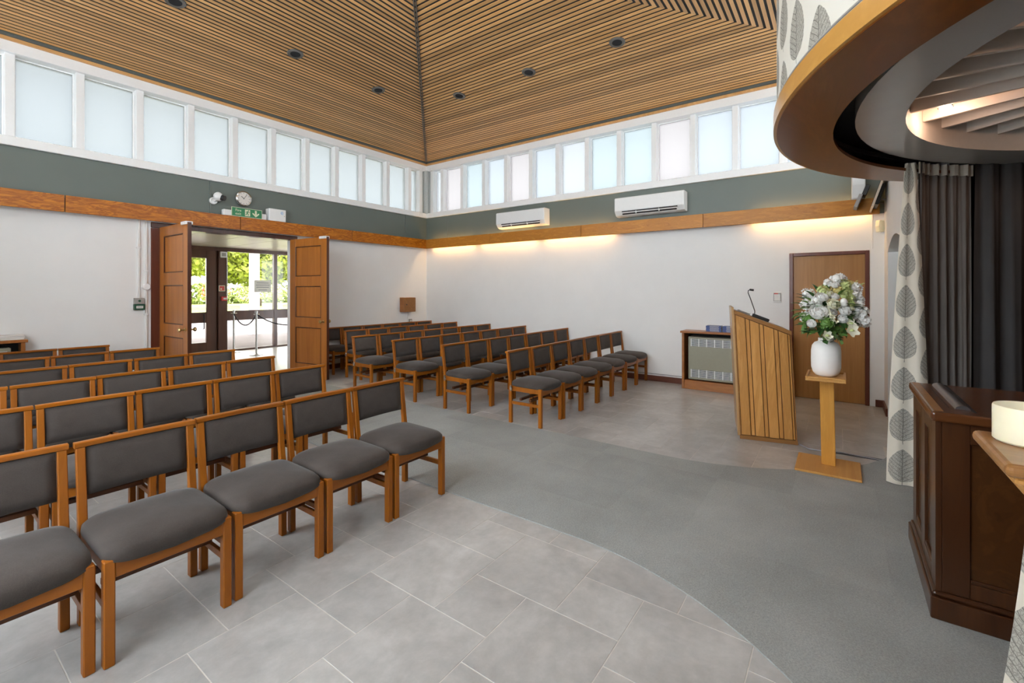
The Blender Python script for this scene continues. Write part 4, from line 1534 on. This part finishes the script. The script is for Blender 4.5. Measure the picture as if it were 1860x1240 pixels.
mp_ = lec(.20, yl(-.24, 1.2), ztop(-.24) + .001)
t = thing('gooseneck_microphone', 'black gooseneck microphone on the lectern top', 'microphone', mp_, rt, rot=(sl, 0, rt))
MB().box(-.045, .045, -.09, .07, 0, .032).build('base', 'black', t, .006)
MB().tube([(0, .05, .02), (.0, .065, .06), (-.0, .15, .165), (-.005, .195, .215), (-.005, .20, .235), (-.003, .19, .25)], .0042, 8).build('gooseneck', 'black', t, smooth=True)
MB().tube([(-.003, .192, .249), (0, .155, .258)], [.010, .011], 12).build('capsule', 'black', t)
pp = lec(.20, yl(-.10, 1.28), ztop(-.10) + .001)
t = thing('service_papers', 'loose white papers by the microphone on the lectern', 'paper', pp, 0, rot=(sl, 0, rt))
for k in range(2):
    MB().grid(lambda u, v, k=k: Vector((-.10 + .2 * u + .02 * k, -.06 + .12 * v, .002 + .005 * k + .012 * math.sin(u * 3 + k) ** 2)), 8, 4).build('sheet', 'paper', t, smooth=True, fix=False)

# floor cable
tag(MB().tube([(-2.19, -7.475, .012), (-2.26, -7.55, .006), (-2.255, -7.64, .006), (-2.20, -7.80, .006), (-2.22, -7.95, .006), (-2.25, -8.13, .006)], .006, 6).build('cable', 'cable', smooth=True), 'grey cable on the floor from the lectern to the curtain', 'cable')
tag(MB().box(-2.245, -2.195, -8.15, -7.66, 0, .006).build('cable_cover', 'cable_black', None, .002), 'flat dark cable strip on the tiles by the curtain', 'cable')

# ================================================================== PEDESTAL, VASE, FLOWERS
t = thing('flower_stand', 'pine pedestal with square base and small tray top', 'stand', (-2.715, -7.705, .0))
MB().box(-.232, .232, -.225, .225, .0075, .026).build('base', 'pine_flat', t, .003)
m = MB()
lx, ly = -.055, .012
bx0, bx1, by0, by1 = -.005, .075, -.055, .045
m.add([(bx0, by0, .026), (bx1, by0, .026), (bx1, by1, .026), (bx0, by1, .026), (bx0 + lx, by0 + ly, .765), (bx1 + lx, by0 + ly, .765), (bx1 + lx, by1 + ly, .765), (bx0 + lx, by1 + ly, .765)],
      [(0, 3, 2, 1), (4, 5, 6, 7), (0, 1, 5, 4), (1, 2, 6, 5), (2, 3, 7, 6), (3, 0, 4, 7)])
m.build('post', 'pine', t, .004)
m = MB().box(-.235, .155, -.122, .148, .765, .785)
m.box(-.235, .155, -.122, -.108, .785, .80).box(-.235, .155, .134, .148, .785, .80).box(-.235, -.221, -.108, .134, .785, .80).box(.141, .155, -.108, .134, .785, .80)
m.build('tray', 'pine_flat', t, .003)

VX, VY, VZ = -2.735, -7.692, .7855
tag(MB().lathe([(r_ * .86, z_ * .94) for r_, z_ in ((.07, 0), (.085, .004), (.108, .03), (.122, .075), (.124, .15), (.123, .225), (.116, .268), (.095, .297), (.068, .308), (.064, .315), (.064, .338), (.060, .340), (.056, .336), (.056, .30), (.05, .25))], 40).build('vase', 'vase', None, smooth='auto', loc=(VX, VY, VZ)),
    'white matt ceramic vase standing on the pine pedestal', 'vase')

fa = thing('flower_arrangement', 'large white and green flower arrangement in the vase', 'flowers', (VX, VY, VZ + .312))
rv = Vector((math.sin(R(35.8)), -math.cos(R(35.8)), 0))
dv = Vector((-math.cos(R(35.8)), -math.sin(R(35.8)), 0))       # towards the nave side
rf = random.Random(5)


def at(zx, zy, dep):
    px, py = zx / 5.168 + 1380, zy / 5.168 + 460
    k = 3.86 / 827 * (1 - dep * .25)
    return rv * ((px - 1493) * k) + Vector((0, 0, (606 - py) * k)) + dv * dep


def petal(m, c, ax, sd_, up, L, W_, cup, n=3):
    """curved petal patch: grows from c along ax, width along sd_, cupped toward up"""
    o = len(m.v)
    for i in range(n + 1):
        q = i / n
        wq = W_ * math.sin(math.pi * (.12 + .80 * q)) ** .7
        for s_ in (-1, 0, 1):
            h = cup * L * (q ** 2) + (.18 * W_ if s_ else 0)
            m.v.append(tuple(c + ax * (L * q * (1 - .3 * cup * q)) + sd_ * (wq * s_) + up * h))
    for i in range(n):
        for k in range(2):
            a = o + i * 3 + k
            m.f.append((a, a + 1, a + 4, a + 3))


def basis(d):
    d = d.normalized()
    a = d.cross(Vector((0, 0, 1)))
    if a.length < .1:
        a = d.cross(Vector((1, 0, 0)))
    a.normalize()
    return a, d.cross(a).normalized(), d


def rose(c, d, r, mat, layers=5, name='rose_bloom'):
    m = MB()
    a, b2, d = basis(d)
    for l in range(layers):
        q = l / (layers - 1)
        npet = 3 + l
        for k in range(npet):
            an = 2 * math.pi * (k / npet) + l * 1.1
            ax = a * math.cos(an) + b2 * math.sin(an)
            sd_ = d.cross(ax)
            petal(m, c + ax * r * (.08 + .25 * q) - d * r * .25 * q, (ax * (.35 + .65 * q) + d * (1 - .75 * q)).normalized(), sd_, (d * (.4 + .6 * q) - ax * .6).normalized(), r * (.55 + .30 * q), r * (.28 + .18 * q), .5)
    m.lathe([(.01 * r, -.5 * r), (.55 * r, -.28 * r), (.6 * r, .05 * r), (.32 * r, .32 * r), (.02 * r, .36 * r)], 10, Matrix.Translation(c) @ Matrix(((a.x, b2.x, d.x, 0), (a.y, b2.y, d.y, 0), (a.z, b2.z, d.z, 0), (0, 0, 0, 1))))
    m.build(name, mat, fa, smooth=True, fix=False)


def star(m, c, d, r, n=5, cup=.25):
    a, b2, d = basis(d)
    for k in range(n):
        an = 2 * math.pi * k / n + rf.random() * .3
        ax = a * math.cos(an) + b2 * math.sin(an)
        petal(m, c, (ax + d * .25).normalized(), d.cross(ax), d, r, r * .42, cup, 2)


def cluster(c, r, mat, n, fl, name):
    m = MB()
    for _ in range(n):
        d = Vector((rf.gauss(0, 1), rf.gauss(0, 1), rf.gauss(0, 1))).normalized()
        star(m, c + d * r * rf.uniform(.75, 1), d, fl, 4)
    m.lathe([(.05 * r, -.8 * r), (.7 * r, -.45 * r), (.8 * r, 0), (.6 * r, .5 * r), (.05 * r, .8 * r)], 10, Matrix.Translation(c))
    m.build(name, mat, fa, smooth=True, fix=False)


for (zx, zy, dep, r_, mt) in ((395, 500, .14, .088, 'petal_white'), (520, 418, .16, .062, 'petal_cream'), (610, 475, .18, .058, 'petal_white'), (583, 552, .19, .052, 'petal_white'), (470, 362, .10, .052, 'petal_white'), (500, 350, .05, .05, 'petal_white'),
                              (325, 600, .15, .046, 'petal_white'), (620, 250, .06, .044, 'petal_white'), (590, 355, .10, .040, 'petal_white'), (690, 412, .16, .036, 'petal_lime'), (640, 345, .14, .036, 'petal_lime'), (690, 455, .16, .03, 'petal_cream'), (560, 500, .10, .05, 'petal_white'), (655, 535, .14, .045, 'petal_cream'), (560, 330, .06, .045, 'petal_cream'), (670, 470, .08, .045, 'petal_white')):
    c = at(zx, zy, dep)
    rose(c, (dv + Vector((0, 0, .5)) + c * 1.2), r_, mt, 5)
c = at(615, 402, .17)
MB().lathe([(.004, -.035), (.024, -.02), (.030, .0), (.022, .028), (.004, .04)], 14, Matrix.Translation(c)).build('tulip_bud', 'petal_white', fa, smooth=True)
for (zx, zy, dep, r_) in ((660, 192, .02, .045), (750, 205, -.02, .032), (578, 232, .03, .026), (735, 180, -.02, .024), (450, 385, .08, .035)):
    cluster(at(zx, zy, dep), r_, 'petal_white', 26, .016, 'cotton_bloom')
for (zx, zy, dep, r_) in ((838, 290, .02, .048), (800, 350, .06, .048), (830, 400, .06, .046), (785, 430, .10, .050), (755, 465, .12, .042), (820, 505, .12, .052), (835, 575, .13, .046), (755, 515, .12, .040), (800, 290, .0, .042)):
    cluster(at(zx, zy, dep), r_, 'petal_white', 44, .020, 'stock_bloom')
for (zx, zy, dep, r_, mt) in ((440, 592, .18, .052, 'leaf_mid'), (730, 260, .03, .05, 'petal_lime'), (700, 310, .06, .048, 'petal_lime'), (740, 320, .05, .042, 'petal_lime'), (800, 246, .0, .035, 'petal_yellow'), (650, 300, .05, .045, 'petal_yellow'), (720, 375, .1, .04, 'petal_lime'), (340, 560, .1, .04, 'leaf_mid'), (520, 300, .04, .04, 'petal_lime')):
    cluster(at(zx, zy, dep), r_, mt, 36, .015, 'hydrangea_head')
for (zx, zy, dep, r_) in ((640, 655, .22, .060), (428, 705, .20, .046), (640, 590, .21, .042)):
    m = MB()
    c = at(zx, zy, dep)
    star(m, c, dv + Vector((0, 0, .25)), r_, 5, .15)
    m.build('hellebore_bloom', 'petal_cream', fa, smooth=True, fix=False)
    MB().lathe([(.012, -.004), (.016, .006), (.004, .014)], 10, Matrix.Translation(c + dv * .012)).build('hellebore_centre', 'petal_lime', fa)


def spike(p, q, mat, r_, name, n=26):
    m = MB()
    p, q = Vector(p), Vector(q)
    for i in range(n):
        u = i / (n - 1)
        d = Vector((rf.gauss(0, 1), rf.gauss(0, 1), rf.gauss(0, 1))).normalized()
        star(m, p.lerp(q, u) + d * r_ * (1 - .8 * u), d, r_ * (1.1 - .7 * u), 4)
    m.tube([p, q], .004, 5)
    m.build(name, mat, fa, fix=False)


spike(at(520, 590, .2), at(428, 440, .22), 'petal_cream', .020, 'cream_spike')
spike(at(560, 300, .05), at(495, 255, .05), 'petal_yellow', .014, 'grass_spike')
spike(at(840, 290, 0), at(890, 215, -.02), 'petal_yellow', .014, 'grass_spike')
spike(at(860, 270, 0), at(955, 240, -.02), 'petal_lime', .010, 'grass_spike')
spike(at(820, 360, 0), at(920, 345, -.02), 'leaf_mid', .008, 'grass_spike')
spike(at(640, 240, .0), at(720, 200, -.04), 'petal_yellow', .016, 'grass_spike')
spike(at(300, 600, .1), at(250, 600, .1), 'leaf_mid', .010, 'grass_spike')


def leaf_obj(p, ax, up, L, W_, mat):
    m = MB()
    ax = ax.normalized()
    sd_ = ax.cross(up).normalized()
    up = sd_.cross(ax)
    o = 0
    n_ = 5
    for i in range(n_ + 1):
        q = i / n_
        wq = W_ * math.sin(math.pi * q ** .75)
        for s_ in (-1, 0, 1):
            m.v.append(tuple(p + ax * L * q + sd_ * wq * s_ + up * (abs(s_) * wq * .35 - L * .25 * q * q)))
    for i in range(n_):
        for k in range(2):
            a = i * 3 + k
            m.f.append((a, a + 1, a + 4, a + 3))
    m.build('leaf', mat, fa, smooth=True, fix=False)


leaf_spots = [(350, 690, .16), (370, 650, .12), (540, 680, .20), (500, 640, .18), (590, 690, .20), (560, 620, .16), (700, 510, .16), (670, 520, .18), (740, 600, .16), (720, 650, .18), (780, 640, .14), (800, 600, .12), (880, 600, .10),
              (860, 490, .08), (880, 520, .05), (500, 560, .14), (460, 650, .2), (620, 720, .16), (560, 720, .2), (520, 720, .2), (680, 560, .18), (480, 490, .1), (400, 610, .12), (330, 640, .1), (870, 370, .0), (560, 410, .05), (730, 440, .08), (640, 420, .05), (530, 500, .1), (690, 620, .2), (610, 640, .12), (440, 740, .2)]
base = Vector((0, 0, -.02))
for i, (zx, zy, dep) in enumerate(leaf_spots):
    for q in range(3):
        p = at(zx + rf.uniform(-30, 30), zy + rf.uniform(-25, 25), dep + rf.uniform(-.10, .03))
        ax = (p - base).normalized() + Vector((rf.gauss(0, .5), rf.gauss(0, .5), rf.gauss(0, .4)))
        leaf_obj(p - ax * .04, ax, Vector((rf.gauss(0, .4), rf.gauss(0, .4), 1)), rf.uniform(.07, .11), rf.uniform(.018, .032), 'leaf_dark' if (i + q) % 3 else 'leaf_mid')
# foliage at the rear side of the arrangement
for i in range(60):
    d = Vector((rf.gauss(0, 1), rf.gauss(0, 1), rf.gauss(0, .8))).normalized()
    p = Vector((0, 0, .22)) + Vector((d.x * .17, d.y * .17, d.z * .17))
    leaf_obj(p, d, Vector((0, 0, 1)), .10, .026, 'leaf_dark' if i % 2 else 'leaf_mid')
for i in range(8):
    d = Vector((rf.gauss(0, 1), rf.gauss(0, 1), 0)).normalized()
    cluster(Vector((0, 0, rf.uniform(.16, .38))) - dv * .12 + d * .08, .045, 'petal_white', 26, .02, 'stock_bloom')
for i in range(16):
    a = rf.uniform(0, 6.28)
    MB().tube([(.02 * math.cos(a), .02 * math.sin(a), -.10), (.035 * math.cos(a), .035 * math.sin(a), .01), (.11 * math.cos(a), .11 * math.sin(a), .2)], .004, 5).build('stem', 'stem', fa)

# ================================================================== CATAFALQUE CANOPY
KX, KY = -4.085, -9.75
RA, RB = 39.9, 140.1
cn = thing('canopy', 'round canopy with leaf-print pelmet and polished wood rim over the catafalque', 'canopy', (0, 0, 0))
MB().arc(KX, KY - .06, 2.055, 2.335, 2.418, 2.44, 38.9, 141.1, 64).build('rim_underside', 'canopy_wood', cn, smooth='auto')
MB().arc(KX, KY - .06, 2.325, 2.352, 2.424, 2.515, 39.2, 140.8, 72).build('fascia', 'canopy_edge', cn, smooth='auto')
m = MB()
for z in (2.520, 2.532):
    m.tube([(KX + 2.342 * math.cos(R(39.3 + 101.4 * i / 72)), KY - .06 + 2.342 * math.sin(R(39.3 + 101.4 * i / 72)), z) for i in range(73)], .0055, 6)
m.build('piping', 'plastic_grey', cn, smooth=True)
# pelmet with uv
def strip_uv(name, mat, parent, path, z0, z1, nz=1, thick=.0, uoff=0.0):
    me = bpy.data.meshes.new(name)
    vs_, fs_, uvs = [], [], []
    L = [0.0]
    for i in range(1, len(path)):
        L.append(L[-1] + (Vector(path[i](0) if callable(path[i]) else path[i]) - Vector(path[i - 1](0) if callable(path[i - 1]) else path[i - 1])).length)
    n_ = len(path)
    for j in range(nz + 1):
        q = j / nz
        z = z0 + (z1 - z0) * q
        for i in range(n_):
            p = path[i](q) if callable(path[i]) else path[i]
            vs_.append((p[0], p[1], z))
            uvs.append((L[i] + uoff, z))
    for j in range(nz):
        for i in range(n_ - 1):
            a = j * n_ + i
            fs_.append((a, a + 1, a + 1 + n_, a + n_))
    me.from_pydata(vs_, [], fs_)
    ul = me.uv_layers.new(name='UVMap')
    for lp in me.loops:
        ul.data[lp.index].uv = uvs[lp.vertex_index]
    for p in me.polygons:
        p.use_smooth = True
    me.materials.append(M[mat])
    return link(name, me, parent)


path = [(KX + 2.335 * math.cos(R(141 - 102 * i / 90)), KY - .06 + 2.335 * math.sin(R(141 - 102 * i / 90))) for i in range(91)]
strip_uv('pelmet', 'print_pelmet', cn, path, 2.525, 3.42, 4, uoff=.05)
MB().arc(KX, KY - .06, 1.9, 2.34, 3.42, 3.45, 39.4, 140.6, 60).build('top_board', 'white_trim', cn)
MB().arc(KX, KY - .06, 2.28, 2.32, 2.44, 3.42, 39.6, 140.4, 60).build('backing', 'void', cn)
# black track void
m = MB()
m.arc(KX, KY - .06, 1.74, 2.33, 2.601, 2.62, 0, 359.9, 96)
m.build('track_board', 'void', cn)
for r_, nm in ((2.175, 'curtain_track'), (2.120, 'curtain_track')):
    MB().arc(KX, KY - .06, r_, r_ + .012, 2.525, 2.555, 20, 175, 64).build(nm, 'steel', cn, smooth='auto')
# grey disc with round well and radial fins
DXc, DYc, DR = KX, -10.03, 2.17
WYc, WR = -9.75, 1.66
def ring2(m, z, flip):
    o = len(m.v)
    n_ = 96
    for i in range(n_):
        a = 2 * math.pi * i / n_
        m.v.append((DXc + DR * math.cos(a), DYc + DR * math.sin(a), z))
    for i in range(n_):
        a = 2 * math.pi * i / n_
        m.v.append((KX + WR * math.cos(a), WYc + WR * math.sin(a), z))
    return o, n_


m = MB()
o0, n_ = ring2(m, 2.487, 0)
o1, _ = ring2(m, 2.60, 1)
for i in range(n_):
    j = (i + 1) % n_
    m.f.append((o0 + i, o0 + j, o0 + n_ + j, o0 + n_ + i))
    m.f.append((o0 + i, o1 + i, o1 + j, o0 + j))
m.build('soffit', 'fascia_grey', cn, smooth='auto', fix=False)
m = MB()
m.lathe([(WR, 2.487), (WR, 2.78)], 96, None, KX, WYc)
m.f = m.f[:-2]
m.build('well_side', 'soffit_white', cn, smooth='auto', fix=False)
MB().lathe([(WR + .02, 2.78), (WR + .02, 2.80)], 64, None, KX, WYc).build('well_top', 'soffit_white', cn)
for k in range(40):
    a = R(3.5 + 9.0 * k)
    mm = Matrix.Translation((KX, WYc, 0)) @ Matrix.Rotation(a, 4, 'Z')
    MB().box(.25, WR - .002, -.011, .011, 2.60, 2.78, mm).build('fin', 'soffit_white', cn)
# spotlights in the well: first in view, the rest added unseen to brighten it
for k, (a_, lab) in enumerate(((71.0, 'small lit spotlight between the white fins nearest the pedestal'), (134.0, 'small unseen spotlight added between the white fins toward the candle shelf'),
                               (8.0, 'small unseen spotlight added between the white fins at the far side of the well'), (-82.0, 'small unseen spotlight added between the white fins at the back of the well'))):
    a_ = R(a_)
    t = thing('spotlight', lab, 'light', (KX + 1.52 * math.cos(a_), WYc + 1.52 * math.sin(a_), 2.628), 0, 'spotlights in the canopy well')
    MB().lathe([(.036, -.008), (.040, .0), (.040, .05), (.030, .12)], 20).build('housing', 'chrome', t, smooth='auto')
    MB().lathe([(.030, -.011), (.030, -.009)], 20).build('lens', M['spot'], t)
    ld = bpy.data.lights.new('spot_lamp', 'POINT')
    ld.energy = SPOT_W
    ld.color = (1.0, .62, .42)
    ld.shadow_soft_size = .03
    lo = bpy.data.objects.new('spot_lamp', ld)
    COL.objects.link(lo)
    lo.parent = t
    lo.location = (0, 0, -.05)

# ================================================================== CURTAINS
def wavy(pts, amp, waves, taper_bottom=0.0, n_=80):
    """path functions with folds: straight polyline pts resampled, offset along normals"""
    P = [Vector((p[0], p[1], 0)) for p in pts]
    L = [0]
    for i in range(1, len(P)):
        L.append(L[-1] + (P[i] - P[i - 1]).length)
    out = []
    for i in range(n_ + 1):
        s_ = L[-1] * i / n_
        k = 0
        while k < len(L) - 2 and L[k + 1] < s_:
            k += 1
        u = (s_ - L[k]) / (L[k + 1] - L[k])
        c = P[k].lerp(P[k + 1], u)
        d = (P[k + 1] - P[k]).normalized()
        nn = Vector((-d.y, d.x, 0))
        ph = 2 * math.pi * waves * i / n_

        def f(q, c=c, nn=nn, ph=ph, i=i):
            a = amp * (1 - .45 * q) * (math.sin(ph + .5 * math.sin(3 * q)) + .35 * math.sin(2.3 * ph + 1.7 + q))
            p = c + nn * a
            return (p.x, p.y)
        out.append(f)
    return out


def edge_strip(pb, pt, early=False):
    """leading edge: interpolates from bottom polyline pb to top polyline pt"""
    out = []
    for a, c in zip(pb, pt):
        def f(q, a=a, c=c):
            e = 1 - (1 - q) ** 3 if early else q ** 1.3
            return (a[0] + (c[0] - a[0]) * e, a[1] + (c[1] - a[1]) * e)
        out.append(f)
    return out


cr = thing('curtain', 'cream leaf-print curtain with taupe lining drawn back beside the pedestal', 'curtain', (0, 0, 0))
def sm(p0, p1, n_, bulge):
    r_ = []
    for i in range(n_ + 1):
        u = i / n_
        r_.append((p0[0] + (p1[0] - p0[0]) * u - bulge * (math.sin(math.pi * u) + .35 * math.sin(3 * math.pi * u)), p0[1] + (p1[1] - p0[1]) * u))
    return r_


strip_uv('print_face', 'print', cr, edge_strip(sm((-2.79, -8.082), (-2.775, -8.345), 20, .045), sm((-2.80, -8.192), (-2.78, -8.262), 20, .02)), .012, 2.475, 24, uoff=.0)
# outer layer of print behind the edge, following the track round
strip_uv('print_back', 'print', cr, edge_strip(sm((-2.79, -8.082), (-2.58, -8.20), 12, .0), sm((-2.80, -8.192), (-2.62, -8.24), 12, .0)), .012, 2.475, 6, uoff=.3)
arc_pts = [(KX + 2.02 * math.cos(R(a)), KY + 2.02 * math.sin(R(a))) for a in (48.5, 46, 43, 40, 37, 34)]
arc_pts[0] = (-2.778, -8.262)
strip_uv('lining', 'lining', cr, wavy([(-2.775, -8.30)] + arc_pts[1:], .028, 6.5, n_=110), .012, 2.475, 14)
strip_uv('heading_tape', 'tape', cr, [(lambda q, f=f: (f(.98)[0] - .010, f(.98)[1] - .012)) for f in wavy([(-2.785, -8.275)] + arc_pts[1:], .028, 6.5, n_=110)], 2.395, 2.480, 1)
cd = thing('curtain', 'dark charcoal inner curtain hanging behind the catafalque', 'curtain', (0, 0, 0))
strip_uv('drape', 'lining_dark', cd, wavy([(KX + 2.02 * math.cos(R(a)), KY + 2.02 * math.sin(R(a))) for a in range(33, -75, -6)], .035, 22, n_=260), .012, 2.56, 8)
cl = thing('curtain', 'cream leaf-print curtain at the near side, below the candle shelf', 'curtain', (0, 0, 0))
strip_uv('print_face', 'print', cl, edge_strip(sm((-5.445, -8.138), (-5.52, -8.36), 20, .02), sm((-5.44, -8.272), (-5.50, -8.36), 20, .01), True), .012, 2.475, 20, uoff=.052)
strip_uv('lining', 'lining', cl, wavy([(KX + 2.02 * math.cos(R(a)), KY + 2.02 * math.sin(R(a))) for a in (133, 137, 141, 145)], .028, 5, n_=80), .012, 2.475, 10)

# ================================================================== CATAFALQUE
ct = thing('catafalque', 'dark mahogany panelled catafalque with a metal roller on its top', 'catafalque', (0, 0, 0))
X0, X1, Y1, Y0 = -4.565, -3.785, -8.145, -10.3
MB().box(X0 + .02, X1 - .02, Y0 + .02, Y1 - .02, .008, .90).build('carcass', 'mahog', ct)
MB().box(X0 - .03, X1 + .03, Y0 - .03, Y1 + .02, .0075, .105).build('plinth', 'mahog', ct, .004)
MB().box(X0 - .016, X1 + .016, Y0 - .016, Y1 + .012, .105, .127).build('plinth_moulding', 'mahog', ct, .01, 2)
MB().box(X0 - .028, X1 + .03, Y0 - .03, Y1 + .018, .905, .95).build('top', 'mahog_top', ct, .012, 3)
# long side: stiles, rails, panels
for (ya, yb) in ((Y1 - .115, Y1 - .0225), (Y1 - .80, Y1 - .69), (Y1 - 1.48, Y1 - 1.37), (Y0, Y0 + .115)):
    MB().box(X0, X0 + .022, ya, yb, .127, .905).build('stile', 'mahog', ct, .002)
for (za, zb) in ((.127, .195), (.815, .905)):
    MB().box(X0, X0 + .022, Y0 + .115, Y1 - .115, za, zb).build('rail', 'mahog', ct, .002)
for (ya, yb) in ((Y1 - .69, Y1 - .115), (Y1 - 1.37, Y1 - .80), (Y0 + .115, Y1 - 1.48)):
    MB().box(X0 + .012, X0 + .02, ya, yb, .195, .815).build('panel', 'mahog_panel', ct)
    m = MB()
    m.box(X0 + .002, X0 + .013, ya, yb, .195, .212)
    m.build('bead', 'mahog', ct, .003)
# end facing the nave: corner stiles, middle stile, two panels
w_ = (X1 - X0)
for (xa, xb) in ((X0, X0 + .12), (X0 + w_ / 2 - .06, X0 + w_ / 2 + .06), (X1 - .12, X1)):
    MB().box(xa, xb, Y1 - .022, Y1, .127, .905).build('stile', 'mahog', ct, .002)
for (za, zb) in ((.127, .195), (.815, .905)):
    for (xa, xb) in ((X0 + .12, X0 + w_ / 2 - .06), (X0 + w_ / 2 + .06, X1 - .12)):
        MB().box(xa, xb, Y1 - .022, Y1, za, zb).build('rail', 'mahog', ct, .002)
for (xa, xb) in ((X0 + .12, X0 + w_ / 2 - .06), (X0 + w_ / 2 + .06, X1 - .12)):
    MB().box(xa, xb, Y1 - .020, Y1 - .012, .195, .815).build('panel', 'mahog_panel', ct)
    MB().box(xa, xb, Y1 - .013, Y1 - .002, .195, .212).build('bead', 'mahog', ct, .003)
# roller bar and worn edge strip on the top
m = MB()
mm = Matrix.Translation((0, Y1 - .105, .950)) @ Matrix.Rotation(R(90), 4, 'Y')
m.add([(X0 + .09, Y1 - .105 + .026 * math.cos(R(180 * i / 10)), .950 + .017 * math.sin(R(180 * i / 10))) for i in range(11)] + [(X1 - .03, Y1 - .105 + .026 * math.cos(R(180 * i / 10)), .950 + .017 * math.sin(R(180 * i / 10))) for i in range(11)],
      [(i, i + 1, i + 12, i + 11) for i in range(10)] + [tuple(range(11)), tuple(range(21, 10, -1))])
m.build('roller', 'dark_metal', ct, smooth='auto')
MB().box(X0 + .04, X1 + .01, Y1 - .145, Y1 - .132, .9495, .9515).build('slot', 'void', ct)
MB().box(X0 + .0, X1 + .02, Y1 - .028, Y1 + .004, .9495, .9508).build('edge_strip', 'oak_rail', ct)
MB().box(X0 + .10, X1 - .12, Y1 - .062, Y1 - .058, .9496, .9508).build('groove', 'void', ct)

# ================================================================== CANDLE SHELF
SZ = 1.17
t = thing('candle_shelf', 'small moulded wooden wall shelf holding the candle', 'shelf', (-6.02, YC, 0))
MB().box(-.128, .150, 0, .205, SZ - .026, SZ).build('top', 'oak_rail', t, .011, 3)
MB().box(-.118, .140, 0, .190, SZ - .040, SZ - .026).build('moulding', 'oak', t, .004)
m = MB()
m.add([(-.112, 0, SZ - .04), (.13, 0, SZ - .04), (.13, .178, SZ - .04), (-.112, .178, SZ - .04), (-.112, 0, SZ - .065), (.13, 0, SZ - .065), (.13, .172, SZ - .065), (-.112, .172, SZ - .065),
       (-.05, 0, SZ - .21), (.07, 0, SZ - .21), (.07, .02, SZ - .21), (-.05, .02, SZ - .21)],
      [(0, 1, 2, 3), (0, 4, 5, 1), (1, 5, 6, 2), (2, 6, 7, 3), (3, 7, 4, 0), (4, 8, 9, 5), (5, 9, 10, 6), (6, 10, 11, 7), (7, 11, 8, 4), (8, 11, 10, 9)])
m.build('corbel', 'pine', t, .003)
tag(MB().lathe([(.058, 0), (.062, .004), (.062, .074), (.0605, .078), (.056, .0775), (.045, .068), (.02, .064)], 48).build('candle', 'candle', None, smooth='auto', loc=(-5.945, -8.128, SZ + .0005)),
    'wide ivory pillar candle on the wooden wall shelf', 'candle')

# portals guide the sky light through the clerestory, the added lantern and rear windows
for (loc, rot, sx, sy) in (((CX, CY_, zi + .23), (0, 0, 0), .75, .75), ((XR - .35, (GY0 + GY1) / 2, (GZ0 + GZ1) / 2), (R(90), 0, R(90)), GY1 - GY0, GZ1 - GZ0), ((CX, YW + .4, 3.81), (R(90), 0, 0), 8.4, 1.0), ((XW + .4, CY_, 3.81), (R(90), 0, R(-90)), 8.4, 1.0), ((CX, YC - .45, 3.81), (R(90), 0, R(180)), 8.4, 1.0), ((XR - .4, CY_, 3.81), (R(90), 0, R(90)), 8.4, 1.0)):
    ld = bpy.data.lights.new('sky_portal', 'AREA')
    ld.shape = 'RECTANGLE'
    ld.size, ld.size_y = sx, sy
    ld.cycles.is_portal = True
    lo = bpy.data.objects.new('sky_portal', ld)
    COL.objects.link(lo)
    lo.location = loc
    lo.rotation_euler = rot
